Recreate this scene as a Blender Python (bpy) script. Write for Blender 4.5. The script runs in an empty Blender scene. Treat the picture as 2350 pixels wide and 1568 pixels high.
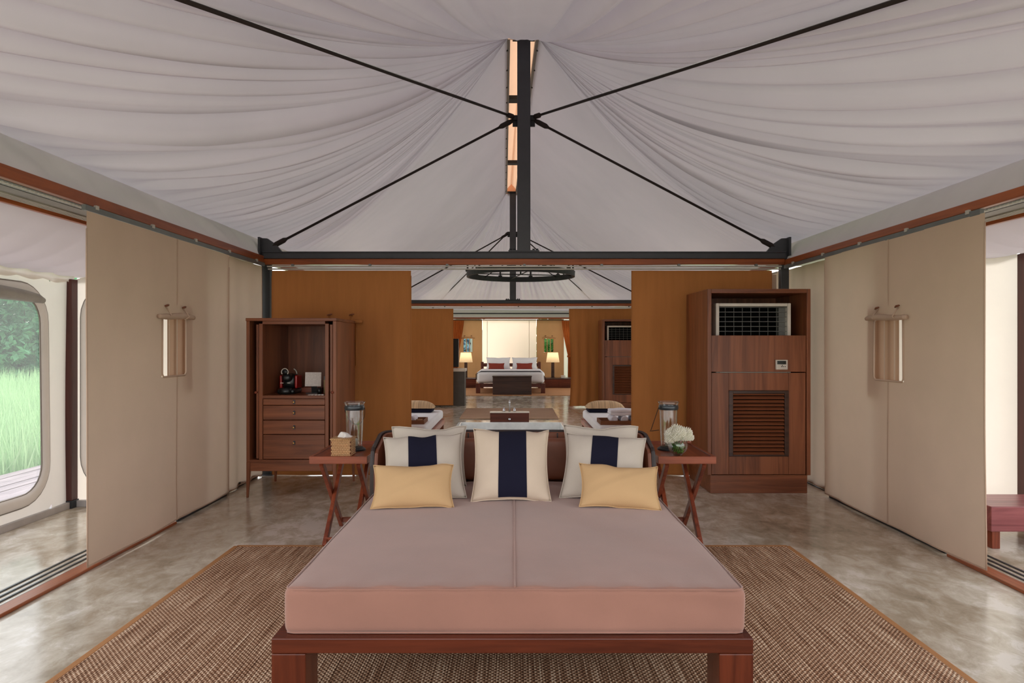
import bpy, bmesh, math, random
from mathutils import Vector, Matrix, Euler
random.seed(7)
S = bpy.context.scene
COL = S.collection
PI = math.pi

# ------------------------------------------------------------------ camera, sky, sun, exposure
cam_d = bpy.data.cameras.new('camera')
cam = bpy.data.objects.new('camera', cam_d); COL.objects.link(cam)
cam.location = (0, 0, 1.29); cam.rotation_euler = (PI/2, 0, 0)
cam_d.sensor_width = 36.0; cam_d.lens = 24.0
cam_d.shift_x = -2/2350; cam_d.shift_y = 6/2350
cam_d.clip_start = 0.05; cam_d.clip_end = 500
S.camera = cam

w = bpy.data.worlds.new('sky'); S.world = w; w.use_nodes = True
nt = w.node_tree; nt.nodes.clear()
wo = nt.nodes.new('ShaderNodeOutputWorld'); bg = nt.nodes.new('ShaderNodeBackground')
tc = nt.nodes.new('ShaderNodeTexCoord'); sx = nt.nodes.new('ShaderNodeSeparateXYZ')
rp = nt.nodes.new('ShaderNodeValToRGB')
rp.color_ramp.elements[0].position = 0.0; rp.color_ramp.elements[0].color = (1.0, 0.985, 0.95, 1)
rp.color_ramp.elements[1].position = 0.8; rp.color_ramp.elements[1].color = (0.86, 0.92, 1.0, 1)
nt.links.new(tc.outputs['Generated'], sx.inputs[0]); nt.links.new(sx.outputs['Z'], rp.inputs[0])
nt.links.new(rp.outputs[0], bg.inputs[0]); bg.inputs[1].default_value = 1.6
nt.links.new(bg.outputs[0], wo.inputs[0])

sun_d = bpy.data.lights.new('sun', 'SUN'); sun_d.energy = 4.0; sun_d.angle = math.radians(14); sun_d.color = (1.0, 0.95, 0.86)
sun = bpy.data.objects.new('sun', sun_d); COL.objects.link(sun)
sun.rotation_euler = (math.radians(-46), math.radians(-3), 0)

S.view_settings.view_transform = 'Standard'; S.view_settings.look = 'None'
S.view_settings.gamma = 1.0; S.view_settings.use_curve_mapping = False
S.view_settings.exposure = 0.58
try:
    S.cycles.max_bounces = 9; S.cycles.diffuse_bounces = 6; S.cycles.glossy_bounces = 4
    S.cycles.transmission_bounces = 8; S.cycles.transparent_max_bounces = 8
    S.cycles.caustics_reflective = False; S.cycles.caustics_refractive = False
    S.cycles.sample_clamp_indirect = 6.0
except Exception:
    pass

# ------------------------------------------------------------------ materials
def lin(c):
    c = c/255.0
    return c/12.92 if c <= 0.04045 else ((c+0.055)/1.055)**2.4
def rgb(r, g, b): return (lin(r), lin(g), lin(b), 1)

def new_mat(name):
    m = bpy.data.materials.new(name); m.use_nodes = True
    t = m.node_tree; t.nodes.clear()
    out = t.nodes.new('ShaderNodeOutputMaterial')
    return m, t, out
def N(t, kind, **kw):
    n = t.nodes.new('ShaderNode'+kind)
    for k, v in kw.items(): setattr(n, k, v)
    return n
def coords(t, scale=(1, 1, 1)):
    c = N(t, 'TexCoord'); mp = N(t, 'Mapping'); mp.inputs['Scale'].default_value = scale
    t.links.new(c.outputs['Object'], mp.inputs[0]); return mp.outputs[0]
def noise(t, vec, scale, detail=4, rough=0.55, dist=0.0):
    n = N(t, 'TexNoise'); n.inputs['Scale'].default_value = scale; n.inputs['Detail'].default_value = detail
    n.inputs['Roughness'].default_value = rough; n.inputs['Distortion'].default_value = dist
    t.links.new(vec, n.inputs['Vector']); return n.outputs['Fac']
def ramp(t, fac, stops):
    r = N(t, 'ValToRGB'); e = r.color_ramp.elements
    while len(e) < len(stops): e.new(0.5)
    for i, (p, c) in enumerate(stops): e[i].position = p; e[i].color = c
    t.links.new(fac, r.inputs[0]); return r.outputs[0]
def bump(t, height, strength, dist=0.01):
    b = N(t, 'Bump'); b.inputs['Strength'].default_value = strength; b.inputs['Distance'].default_value = dist
    t.links.new(height, b.inputs['Height']); return b.outputs[0]

def principled(name, col, rough=0.5, metal=0.0, spec=0.5, **kw):
    m, t, out = new_mat(name); p = N(t, 'BsdfPrincipled')
    p.inputs['Base Color'].default_value = col; p.inputs['Roughness'].default_value = rough
    p.inputs['Metallic'].default_value = metal; p.inputs['Specular IOR Level'].default_value = spec
    for k, v in kw.items(): p.inputs[k].default_value = v
    # light uneven wear so that no surface is one dead-flat colour
    v = noise(t, coords(t), 9.0, 4)
    mx = N(t, 'MixRGB', blend_type='MULTIPLY'); mx.inputs[0].default_value = 1.0
    mx.inputs[1].default_value = col
    t.links.new(ramp(t, v, [(0.3, (0.88, 0.88, 0.88, 1)), (0.7, (1.06, 1.06, 1.06, 1))]), mx.inputs[2])
    t.links.new(mx.outputs[0], p.inputs['Base Color'])
    t.links.new(p.outputs[0], out.inputs[0]); return m

def wood(name, dark, light, axis='z', rough=0.35, fine=16):
    m, t, out = new_mat(name); p = N(t, 'BsdfPrincipled')
    sc = [fine, fine, fine]; sc['xyz'.index(axis)] = 0.9
    vec = coords(t, sc)
    a = noise(t, vec, 1.0, 6, 0.6, 1.2)
    b = noise(t, coords(t, [3.0 if s > 1 else 0.5 for s in sc]), 1.0, 3, 0.5, 0.4)
    ad = N(t, 'Math', operation='ADD'); t.links.new(a, ad.inputs[0])
    ml = N(t, 'Math', operation='MULTIPLY'); t.links.new(b, ml.inputs[0]); ml.inputs[1].default_value = 0.6
    t.links.new(ml.outputs[0], ad.inputs[1])
    c = ramp(t, ad.outputs[0], [(0.55, dark), (1.02, light)])
    t.links.new(c, p.inputs['Base Color']); p.inputs['Roughness'].default_value = rough
    p.inputs['Specular IOR Level'].default_value = 0.4
    t.links.new(bump(t, a, 0.12, 0.004), p.inputs['Normal'])
    t.links.new(p.outputs[0], out.inputs[0]); return m

def cloth(name, col, trans=0.0, transcol=None, weave=220, wb=0.25, blotch=0.08, stretch=(1, 1, 1), rough=0.9, sheen=0.0):
    m, t, out = new_mat(name)
    v = noise(t, coords(t, stretch), 2.2, 5)
    lo = tuple(c*(1-blotch) for c in col[:3])+(1,); hi = tuple(min(1, c*(1+blotch)) for c in col[:3])+(1,)
    c = ramp(t, v, [(0.3, lo), (0.7, hi)])
    wv = noise(t, coords(t, (1, 1, 1)), weave, 2)
    bp = bump(t, wv, wb, 0.002)
    p = N(t, 'BsdfPrincipled'); t.links.new(c, p.inputs['Base Color']); p.inputs['Roughness'].default_value = rough
    p.inputs['Specular IOR Level'].default_value = 0.15; t.links.new(bp, p.inputs['Normal'])
    p.inputs['Sheen Weight'].default_value = sheen
    if trans > 0:
        tr = N(t, 'BsdfTranslucent')
        if transcol: tr.inputs['Color'].default_value = transcol
        else: t.links.new(c, tr.inputs['Color'])
        t.links.new(bp, tr.inputs['Normal'])
        mx = N(t, 'MixShader'); mx.inputs[0].default_value = trans
        t.links.new(p.outputs[0], mx.inputs[1]); t.links.new(tr.outputs[0], mx.inputs[2])
        t.links.new(mx.outputs[0], out.inputs[0])
    else:
        t.links.new(p.outputs[0], out.inputs[0])
    return m

def concrete():
    m, t, out = new_mat('polished_concrete'); p = N(t, 'BsdfPrincipled')
    vec = coords(t, (1.15, 0.75, 1))
    a = noise(t, vec, 1.0, 8, 0.62, 0.3); b = noise(t, vec, 7.5, 9, 0.70, 0.5)
    ad = N(t, 'Math', operation='ADD'); ml = N(t, 'Math', operation='MULTIPLY'); ml.inputs[1].default_value = 0.75
    t.links.new(b, ml.inputs[0]); t.links.new(a, ad.inputs[0]); t.links.new(ml.outputs[0], ad.inputs[1])
    c = ramp(t, ad.outputs[0], [(0.60, rgb(132, 118, 98)), (0.78, rgb(174, 160, 140)), (0.94, rgb(206, 196, 180)), (1.10, rgb(224, 216, 206))])
    t.links.new(c, p.inputs['Base Color'])
    r = N(t, 'MapRange'); r.inputs['To Min'].default_value = 0.05; r.inputs['To Max'].default_value = 0.24
    t.links.new(b, r.inputs[0]); t.links.new(r.outputs[0], p.inputs['Roughness'])
    p.inputs['Specular IOR Level'].default_value = 0.7
    t.links.new(bump(t, b, 0.05, 0.01), p.inputs['Normal'])
    t.links.new(p.outputs[0], out.inputs[0]); return m

def sisal(name, cell=0.0105):
    m, t, out = new_mat(name); p = N(t, 'BsdfPrincipled')
    c = N(t, 'TexCoord'); sp = N(t, 'SeparateXYZ'); t.links.new(c.outputs['Object'], sp.inputs[0])
    def sn(sock, per, ph=0.0):
        a = N(t, 'Math', operation='MULTIPLY'); a.inputs[1].default_value = 2*PI/per; t.links.new(sock, a.inputs[0])
        b = N(t, 'Math', operation='ADD'); b.inputs[1].default_value = ph; t.links.new(a.outputs[0], b.inputs[0])
        s = N(t, 'Math', operation='SINE'); t.links.new(b.outputs[0], s.inputs[0]); return s.outputs[0]
    sxx = sn(sp.outputs['X'], cell*2); syy = sn(sp.outputs['Y'], cell*2.2)
    pr = N(t, 'Math', operation='MULTIPLY'); t.links.new(sxx, pr.inputs[0]); t.links.new(syy, pr.inputs[1])
    rg = sn(sp.outputs['X'], cell*1.0)
    ad = N(t, 'Math', operation='ADD'); t.links.new(pr.outputs[0], ad.inputs[0])
    m2 = N(t, 'Math', operation='MULTIPLY'); m2.inputs[1].default_value = 0.35; t.links.new(rg, m2.inputs[0]); t.links.new(m2.outputs[0], ad.inputs[1])
    mr = N(t, 'MapRange'); mr.inputs['From Min'].default_value = -1.1; mr.inputs['From Max'].default_value = 1.1
    t.links.new(ad.outputs[0], mr.inputs[0])
    n1 = noise(t, coords(t, (110, 2.5, 1)), 1.0, 3, 0.6)
    n2 = noise(t, coords(t, (1, 1, 1)), 90.0, 2, 0.6)
    mixn = N(t, 'Math', operation='MULTIPLY_ADD'); t.links.new(n1, mixn.inputs[0]); mixn.inputs[1].default_value = 0.9; 
    hm = N(t, 'Math', operation='MULTIPLY'); hm.inputs[1].default_value = 0.45; t.links.new(mr.outputs[0], hm.inputs[0])
    t.links.new(hm.outputs[0], mixn.inputs[2])
    a3 = N(t, 'Math', operation='MULTIPLY_ADD'); a3.inputs[1].default_value = 0.35; t.links.new(n2, a3.inputs[0]); t.links.new(mixn.outputs[0], a3.inputs[2])
    cc = ramp(t, a3.outputs[0], [(0.52, rgb(70, 44, 28)), (0.74, rgb(134, 94, 68)), (0.94, rgb(184, 144, 114)), (1.14, rgb(234, 208, 180))])
    t.links.new(cc, p.inputs['Base Color']); p.inputs['Roughness'].default_value = 0.85
    p.inputs['Specular IOR Level'].default_value = 0.2
    t.links.new(bump(t, mr.outputs[0], 0.9, 0.006), p.inputs['Normal'])
    t.links.new(p.outputs[0], out.inputs[0]); return m

def wicker(name, dark, light, sx_=90, sz_=70):
    m, t, out = new_mat(name); p = N(t, 'BsdfPrincipled')
    c = N(t, 'TexCoord'); sp = N(t, 'SeparateXYZ'); t.links.new(c.outputs['Object'], sp.inputs[0])
    ad = N(t, 'Math', operation='ADD'); t.links.new(sp.outputs['X'], ad.inputs[0]); t.links.new(sp.outputs['Y'], ad.inputs[1])
    def sn(sock, k):
        a = N(t, 'Math', operation='MULTIPLY'); a.inputs[1].default_value = k; t.links.new(sock, a.inputs[0])
        s = N(t, 'Math', operation='SINE'); t.links.new(a.outputs[0], s.inputs[0]); return s.outputs[0]
    pr = N(t, 'Math', operation='MULTIPLY'); t.links.new(sn(ad.outputs[0], 2*PI*sx_), pr.inputs[0]); t.links.new(sn(sp.outputs['Z'], 2*PI*sz_), pr.inputs[1])
    mr = N(t, 'MapRange'); mr.inputs['From Min'].default_value = -1; t.links.new(pr.outputs[0], mr.inputs[0])
    t.links.new(ramp(t, mr.outputs[0], [(0.25, dark), (0.6, light)]), p.inputs['Base Color'])
    p.inputs['Roughness'].default_value = 0.6
    t.links.new(bump(t, mr.outputs[0], 0.7, 0.004), p.inputs['Normal'])
    t.links.new(p.outputs[0], out.inputs[0]); return m

def glass(name, tint=(0.97, 0.98, 0.98, 1), haze=0.0, gain=1.0):
    """thin clear pane: reflects by Fresnel, otherwise lets light straight through"""
    m, t, out = new_mat(name); tr = N(t, 'BsdfTransparent'); tr.inputs['Color'].default_value = tint
    gl = N(t, 'BsdfGlossy'); gl.inputs['Roughness'].default_value = 0.02
    lw = N(t, 'LayerWeight'); pw = N(t, 'Math', operation='POWER'); pw.inputs[1].default_value = 3.5; t.links.new(lw.outputs['Facing'], pw.inputs[0])
    gn = N(t, 'Math', operation='MULTIPLY_ADD'); gn.inputs[1].default_value = 0.55*gain; gn.inputs[2].default_value = 0.045*gain; gn.use_clamp = True; t.links.new(pw.outputs[0], gn.inputs[0])
    mx = N(t, 'MixShader'); t.links.new(gn.outputs[0], mx.inputs[0]); t.links.new(tr.outputs[0], mx.inputs[1]); t.links.new(gl.outputs[0], mx.inputs[2])
    res = mx.outputs[0]
    if haze > 0:
        tl = N(t, 'BsdfTranslucent'); tl.inputs['Color'].default_value = (0.9, 0.95, 0.95, 1)
        m2 = N(t, 'MixShader'); m2.inputs[0].default_value = haze; t.links.new(res, m2.inputs[1]); t.links.new(tl.outputs[0], m2.inputs[2]); res = m2.outputs[0]
    t.links.new(res, out.inputs[0]); return m

def printed_lines(name):
    m, t, out = new_mat(name); p = N(t, 'BsdfPrincipled')
    c = N(t, 'TexCoord'); sp = N(t, 'SeparateXYZ'); t.links.new(c.outputs['Object'], sp.inputs[0])
    a = N(t, 'Math', operation='MULTIPLY'); a.inputs[1].default_value = 2*PI/0.011; t.links.new(sp.outputs['Z'], a.inputs[0])
    s = N(t, 'Math', operation='SINE'); t.links.new(a.outputs[0], s.inputs[0])
    n = noise(t, coords(t, (90, 1, 60)), 1.0, 1)
    g = N(t, 'Math', operation='MULTIPLY'); t.links.new(s.outputs[0], g.inputs[0]); t.links.new(n, g.inputs[1])
    t.links.new(ramp(t, g.outputs[0], [(0.2, rgb(232, 224, 218)), (0.5, rgb(170, 162, 156))]), p.inputs['Base Color'])
    p.inputs['Roughness'].default_value = 0.7
    t.links.new(p.outputs[0], out.inputs[0]); return m

M = {}
M['roof'] = cloth('roof_canvas', rgb(220, 212, 217), 0.18, (0.26, 0.25, 0.27, 1), weave=160, wb=0.12, blotch=0.05, stretch=(0.5, 0.5, 0.5))
M['valance'] = cloth('valance_canvas', rgb(222, 216, 214), 0.30, (0.44, 0.38, 0.41, 1), weave=160, wb=0.12, blotch=0.05)
M['canvas'] = cloth('wall_canvas', rgb(206, 178, 156), 0.20, (0.56, 0.46, 0.37, 1), weave=190, wb=0.15, blotch=0.06)
M['lining'] = cloth('canvas_lining', rgb(196, 166, 142), 0.0, weave=190, wb=0.15, blotch=0.05)
M['canvas_far'] = cloth('tan_wall_canvas', rgb(198, 152, 108), 0.12, (0.40, 0.24, 0.12, 1), weave=150, blotch=0.06)
M['canvas_pale'] = cloth('pale_canvas', rgb(236, 228, 216), 0.35, (0.74, 0.70, 0.66, 1), weave=150, blotch=0.05)
M['binding'] = cloth('canvas_binding', rgb(226, 220, 216), 0.30, (0.7, 0.68, 0.66, 1), weave=150)
M['caramel'] = cloth('caramel_cotton', rgb(180, 118, 68), 0.10, (0.5, 0.22, 0.05, 1), weave=240, blotch=0.09, stretch=(6, 6, 0.7))
M['orange'] = cloth('burnt_orange_cotton', rgb(172, 94, 46), 0.2, weave=200)
M['blind'] = cloth('ivory_blind', rgb(246, 234, 214), 0.5, (0.88, 0.67, 0.58, 1), weave=150, blotch=0.02)
M['mauve'] = cloth('mauve_velvet', rgb(160, 118, 104), weave=260, wb=0.3, blotch=0.08, sheen=0.40)
M['linen'] = cloth('oatmeal_linen', rgb(206, 196, 184), weave=260, wb=0.4, blotch=0.04)
M['cream_linen'] = cloth('cream_linen', rgb(220, 202, 182), weave=260, wb=0.4, blotch=0.04)
M['navy'] = cloth('navy_cotton', rgb(30, 30, 48), weave=260, blotch=0.1)
M['mustard'] = cloth('mustard_cotton', rgb(210, 174, 130), weave=260, blotch=0.04)
M['white_cloth'] = cloth('white_cotton', rgb(238, 236, 238), weave=200, blotch=0.03)
M['towel'] = cloth('white_terry', rgb(240, 238, 246), weave=400, wb=0.7, blotch=0.04)
M['rust'] = cloth('rust_cotton', rgb(140, 62, 50), weave=200)
M['pattern'] = cloth('striped_beige', rgb(200, 168, 132), weave=120, blotch=0.3, stretch=(40, 1, 1))
M['leather'] = principled('brown_leather', rgb(132, 78, 54), 0.42)
M['dark_leather'] = principled('dark_leather', rgb(52, 40, 38), 0.32)
M['steel'] = principled('charcoal_steel', rgb(66, 66, 70), 0.45, 0.2)
M['black'] = principled('black_metal', rgb(30, 30, 32), 0.5, 0.2)
M['rod'] = principled('dark_rod', rgb(52, 44, 42), 0.75, 0.0, 0.15)
M['alu'] = principled('aluminium', rgb(190, 184, 174), 0.5, 0.25)
M['alu_grey'] = principled('grey_aluminium', rgb(120, 122, 120), 0.4, 0.6)
M['base_alu'] = principled('dull_aluminium', rgb(176, 172, 172), 0.5, 0.0)
M['galv'] = principled('galvanised_flange', rgb(138, 132, 126), 0.5, 0.4)
M['trim'] = wood('teak_trim', rgb(110, 50, 18), rgb(168, 88, 40), 'x', 0.3)
M['trim_y'] = wood('teak_trim_long', rgb(110, 50, 18), rgb(168, 88, 40), 'y', 0.3)
M['cab_z'] = wood('cabinet_teak', rgb(92, 48, 28), rgb(150, 90, 58), 'z', 0.38)
M['cab_x'] = wood('cabinet_teak_cross', rgb(92, 48, 28), rgb(150, 90, 58), 'x', 0.38)
M['cab_y'] = wood('cabinet_teak_deep', rgb(92, 48, 28), rgb(150, 90, 58), 'y', 0.38)
M['red_x'] = wood('red_teak_cross', rgb(100, 44, 26), rgb(172, 92, 62), 'x', 0.3)
M['red_y'] = wood('red_teak_deep', rgb(100, 44, 26), rgb(172, 92, 62), 'y', 0.3)
M['red_z'] = wood('red_teak_up', rgb(96, 40, 24), rgb(162, 82, 54), 'z', 0.3)
M['bed_x'] = wood('mahogany_cross', rgb(62, 24, 14), rgb(108, 50, 30), 'x', 0.25)
M['bed_y'] = wood('mahogany_deep', rgb(62, 24, 14), rgb(108, 50, 30), 'y', 0.25)
M['bed_z'] = wood('mahogany_up', rgb(62, 24, 14), rgb(108, 50, 30), 'z', 0.25)
M['dark_wood'] = wood('dark_wood', rgb(44, 26, 20), rgb(84, 56, 44), 'x', 0.35)
M['post'] = wood('maroon_post', rgb(62, 24, 18), rgb(84, 38, 30), 'z', 0.45)
M['bench'] = wood('rosewood_bench', rgb(96, 44, 48), rgb(164, 96, 98), 'x', 0.3)
M['deck'] = wood('weathered_deck', rgb(100, 86, 94), rgb(150, 136, 142), 'y', 0.6)
M['concrete'] = concrete()
M['sisal'] = sisal('sisal_weave')
M['sisal_edge'] = cloth('sisal_binding', rgb(176, 126, 84), weave=160, wb=0.5)
M['reflector'] = principled('pale_reflector_stone', rgb(186, 178, 166), 0.7)
M['tan_rug'] = cloth('tan_rug', rgb(178, 128, 88), weave=100, wb=0.6)
M['bath_rug'] = cloth('brown_rug', rgb(180, 148, 124), weave=300, wb=0.6)
M['wicker'] = wicker('pale_wicker', rgb(126, 78, 40), rgb(222, 178, 126), 85, 45)
M['strand'] = principled('pale_cane', rgb(226, 184, 134), 0.5)
M['wicker_dark'] = wicker('brown_wicker', rgb(80, 40, 22), rgb(150, 92, 56))
M['glass'] = glass('clear_glass', gain=1.7)
M['vinyl'] = glass('clear_vinyl', haze=0.13)
M['iron'] = principled('dark_pewter', rgb(74, 78, 82), 0.35, 0.7)
M['base'] = principled('dark_base', rgb(36, 40, 42), 0.4, 0.3)
M['brass'] = principled('brass', rgb(206, 170, 110), 0.25, 0.9)
M['chrome'] = principled('chrome', rgb(210, 210, 214), 0.12, 1.0)
M['white_plastic'] = principled('white_plastic', rgb(214, 206, 194), 0.45)
M['grille'] = principled('grey_grille', rgb(150, 148, 142), 0.5)
M['vent'] = principled('vent_grey', rgb(112, 112, 108), 0.5)
M['void'] = principled('inside_shade', rgb(8, 9, 9), 0.9, 0.0, 0.1)  # near-black colour stands in for the shade inside the cabinets
M['screen'] = principled('dark_screen', rgb(24, 30, 28), 0.2)
M['red_plastic'] = principled('red_plastic', rgb(168, 30, 28), 0.22)
M['black_plastic'] = principled('black_plastic', rgb(26, 28, 28), 0.3)
M['paper'] = principled('paper', rgb(240, 236, 232), 0.8)
M['card'] = printed_lines('printed_card')
M['kraft'] = principled('khaki_packet', rgb(150, 128, 88), 0.6)
M['enamel'] = principled('white_enamel', rgb(236, 238, 236), 0.12)
M['stone_top'] = principled('pale_stone', rgb(232, 222, 206), 0.25)
M['grey_stone'] = principled('grey_stone', rgb(84, 76, 68), 0.6)
M['petal'] = cloth('white_petal', rgb(252, 250, 238), 0.3, (0.95, 0.93, 0.8, 1), weave=80)
M['stem'] = principled('green_stem', rgb(96, 142, 54), 0.5)
M['stem_dark'] = principled('deep_green_leaf', rgb(56, 98, 36), 0.5)
M['peach'] = cloth('peach_ridge_cover', rgb(240, 196, 162), 0.34, (0.70, 0.46, 0.32, 1), weave=60, blotch=0.06)
M['shade'] = cloth('cream_shade', rgb(244, 226, 196), 0.5, (0.95, 0.84, 0.66, 1), weave=200)
M['leaf'] = cloth('tree_leaf', rgb(112, 164, 128), 0.45, weave=20, blotch=0.5, stretch=(0.6, 0.6, 0.6))
M['leaf_b'] = cloth('tree_leaf_light', rgb(116, 160, 96), 0.35, weave=20, blotch=0.4, stretch=(0.6, 0.6, 0.6))
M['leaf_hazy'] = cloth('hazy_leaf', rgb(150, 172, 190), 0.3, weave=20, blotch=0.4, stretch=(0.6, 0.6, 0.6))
M['bark'] = principled('bark', rgb(92, 84, 80), 0.9)
M['grass'] = cloth('grass_blade', rgb(160, 194, 146), 0.35, (0.44, 0.62, 0.36, 1), weave=10, blotch=0.35, stretch=(0.5, 0.5, 0.5))
M['ground'] = cloth('meadow_ground', rgb(140, 168, 120), weave=12, blotch=0.4)

# ------------------------------------------------------------------ mesh helpers
class MB:
    def __init__(s): s.v = []; s.f = []
    def add(s, vs, fs):
        o = len(s.v); s.v += [tuple(p) for p in vs]; s.f += [tuple(i+o for i in f) for f in fs]; return s
    def box(s, x0, x1, y0, y1, z0, z1):
        if x0 > x1: x0, x1 = x1, x0
        if y0 > y1: y0, y1 = y1, y0
        if z0 > z1: z0, z1 = z1, z0
        return s.add([(x0,y0,z0),(x1,y0,z0),(x1,y1,z0),(x0,y1,z0),(x0,y0,z1),(x1,y0,z1),(x1,y1,z1),(x0,y1,z1)],
                     [(0,3,2,1),(4,5,6,7),(0,1,5,4),(1,2,6,5),(2,3,7,6),(3,0,4,7)])
    def obox(s, c, size, eul=(0, 0, 0)):
        R = Euler(eul).to_matrix(); c = Vector(c); h = [q/2 for q in size]; vs = []
        for a, b, d in ((-1,-1,-1),(1,-1,-1),(1,1,-1),(-1,1,-1),(-1,-1,1),(1,-1,1),(1,1,1),(-1,1,1)):
            vs.append(c+R@Vector((a*h[0], b*h[1], d*h[2])))
        return s.add(vs, [(0,3,2,1),(4,5,6,7),(0,1,5,4),(1,2,6,5),(2,3,7,6),(3,0,4,7)])
    def bar(s, p, q, wd, ht, side=(0, 1, 0)):
        p = Vector(p); q = Vector(q); d = (q-p).normalized()
        a = Vector(side); a = (a-d*a.dot(d)).normalized(); b = d.cross(a)
        vs = []
        for e in (p, q):
            for sa, sb in ((-1,-1),(1,-1),(1,1),(-1,1)): vs.append(e+a*sa*wd/2+b*sb*ht/2)
        return s.add(vs, [(3,2,1,0),(4,5,6,7),(0,1,5,4),(1,2,6,5),(2,3,7,6),(3,0,4,7)])
    def tube(s, pts, r, n=8, caps=True):
        pts = [Vector(p) for p in pts]; rs = r if isinstance(r, (list, tuple)) else [r]*len(pts)
        rings = []; up = Vector((0, 0, 1))
        d0 = (pts[1]-pts[0]).normalized()
        a = up if abs(d0.z) < 0.9 else Vector((1, 0, 0))
        vs = []
        for i, p in enumerate(pts):
            d = (pts[min(i+1, len(pts)-1)]-pts[max(i-1, 0)]).normalized()
            a = (a-d*a.dot(d)); a = a.normalized() if a.length > 1e-6 else d.orthogonal().normalized()
            b = d.cross(a)
            for k in range(n):
                t = 2*PI*k/n; vs.append(p+(a*math.cos(t)+b*math.sin(t))*rs[i])
        fs = []
        for i in range(len(pts)-1):
            for k in range(n): fs.append((i*n+k, i*n+(k+1) % n, (i+1)*n+(k+1) % n, (i+1)*n+k))
        if caps:
            fs.append(tuple(range(n-1, -1, -1))); fs.append(tuple((len(pts)-1)*n+k for k in range(n)))
        return s.add(vs, fs)
    def lathe(s, prof, n=24, c=(0, 0, 0), cap=True):
        vs = []; fs = []
        for r, z in prof:
            for k in range(n):
                t = 2*PI*k/n; vs.append((c[0]+r*math.cos(t), c[1]+r*math.sin(t), c[2]+z))
        for i in range(len(prof)-1):
            for k in range(n): fs.append((i*n+k, i*n+(k+1) % n, (i+1)*n+(k+1) % n, (i+1)*n+k))
        if cap:
            fs.append(tuple(range(n-1, -1, -1))); fs.append(tuple((len(prof)-1)*n+k for k in range(n)))
        return s.add(vs, fs)
    def grid(s, fn, nu, nv, skip=None):
        vs = [fn(i/nu, j/nv) for j in range(nv+1) for i in range(nu+1)]
        fs = []
        for j in range(nv):
            for i in range(nu):
                if skip and skip(i, j): continue
                a = j*(nu+1)+i; fs.append((a, a+1, a+nu+2, a+nu+1))
        return s.add(vs, fs)
    def prism(s, poly, y0, y1):      # polygon in xz, extruded along y
        n = len(poly); vs = [(x, y0, z) for x, z in poly]+[(x, y1, z) for x, z in poly]
        fs = [tuple(range(n)), tuple(range(2*n-1, n-1, -1))]
        for i in range(n): fs.append((i, i+n, (i+1) % n+n, (i+1) % n))
        return s.add(vs, fs)
    def round_box(s, cx, cy, z0, wd, dp, ht, r, n=6, fn=None):
        def axis(a):
            r_ = min(r, a*0.98)
            e = [0, 0.1*r_, 0.35*r_, 0.65*r_]
            q = [-a+k for k in e]+[-a+r_+(2*a-2*r_)*i/n for i in range(n+1)]+[a-k for k in reversed(e)]
            return q
        hx, hy, hz = wd/2, dp/2, ht/2
        ax, ay, az = axis(hx), axis(hy), axis(hz)
        def P(x, y, z):
            p = Vector((x, y, z)); rr = min(r, hx*0.98, hy*0.98, hz*0.98)
            inn = Vector((max(-hx+rr, min(hx-rr, x)), max(-hy+rr, min(hy-rr, y)), max(-hz+rr, min(hz-rr, z))))
            d = p-inn
            if d.length > 1e-9: p = inn+d.normalized()*rr
            p = Vector((cx+p.x, cy+p.y, z0+hz+p.z))
            return fn(p) if fn else p
        bm = MB()
        for zc, fl in ((-hz, True), (hz, False)):
            vs = [P(x, y, zc) for y in ay for x in ax]; nn = len(ax); fs = []
            for j in range(len(ay)-1):
                for i in range(nn-1):
                    q = (j*nn+i, j*nn+i+1, (j+1)*nn+i+1, (j+1)*nn+i); fs.append(q[::-1] if fl else q)
            bm.add(vs, fs)
        for yc, fl in ((-hy, False), (hy, True)):
            vs = [P(x, yc, z) for z in az for x in ax]; nn = len(ax); fs = []
            for j in range(len(az)-1):
                for i in range(nn-1):
                    q = (j*nn+i, j*nn+i+1, (j+1)*nn+i+1, (j+1)*nn+i); fs.append(q[::-1] if fl else q)
            bm.add(vs, fs)
        for xc, fl in ((-hx, True), (hx, False)):
            vs = [P(xc, y, z) for z in az for y in ay]; nn = len(ay); fs = []
            for j in range(len(az)-1):
                for i in range(nn-1):
                    q = (j*nn+i, j*nn+i+1, (j+1)*nn+i+1, (j+1)*nn+i); fs.append(q[::-1] if fl else q)
            bm.add(vs, fs)
        s.merge_needed = True
        return s.add(bm.v, bm.f)
    def build(s, name, mat, parent=None, smooth=False, bevel=0.0, loc=None, rot=None, seg=2):
        me = bpy.data.meshes.new(name); me.from_pydata(s.v, [], s.f); me.update()
        if getattr(s, 'merge_needed', False):
            b = bmesh.new(); b.from_mesh(me); bmesh.ops.remove_doubles(b, verts=b.verts, dist=1e-5); b.to_mesh(me); b.free()
        me.materials.append(mat)
        if smooth:
            me.polygons.foreach_set('use_smooth', [True]*len(me.polygons))
        o = bpy.data.objects.new(name, me); COL.objects.link(o)
        if parent: o.parent = parent
        if loc: o.location = loc
        if rot: o.rotation_euler = rot
        if bevel > 0:
            m = o.modifiers.new('bevel', 'BEVEL'); m.width = bevel; m.segments = seg; m.limit_method = 'ANGLE'
        return o

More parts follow.
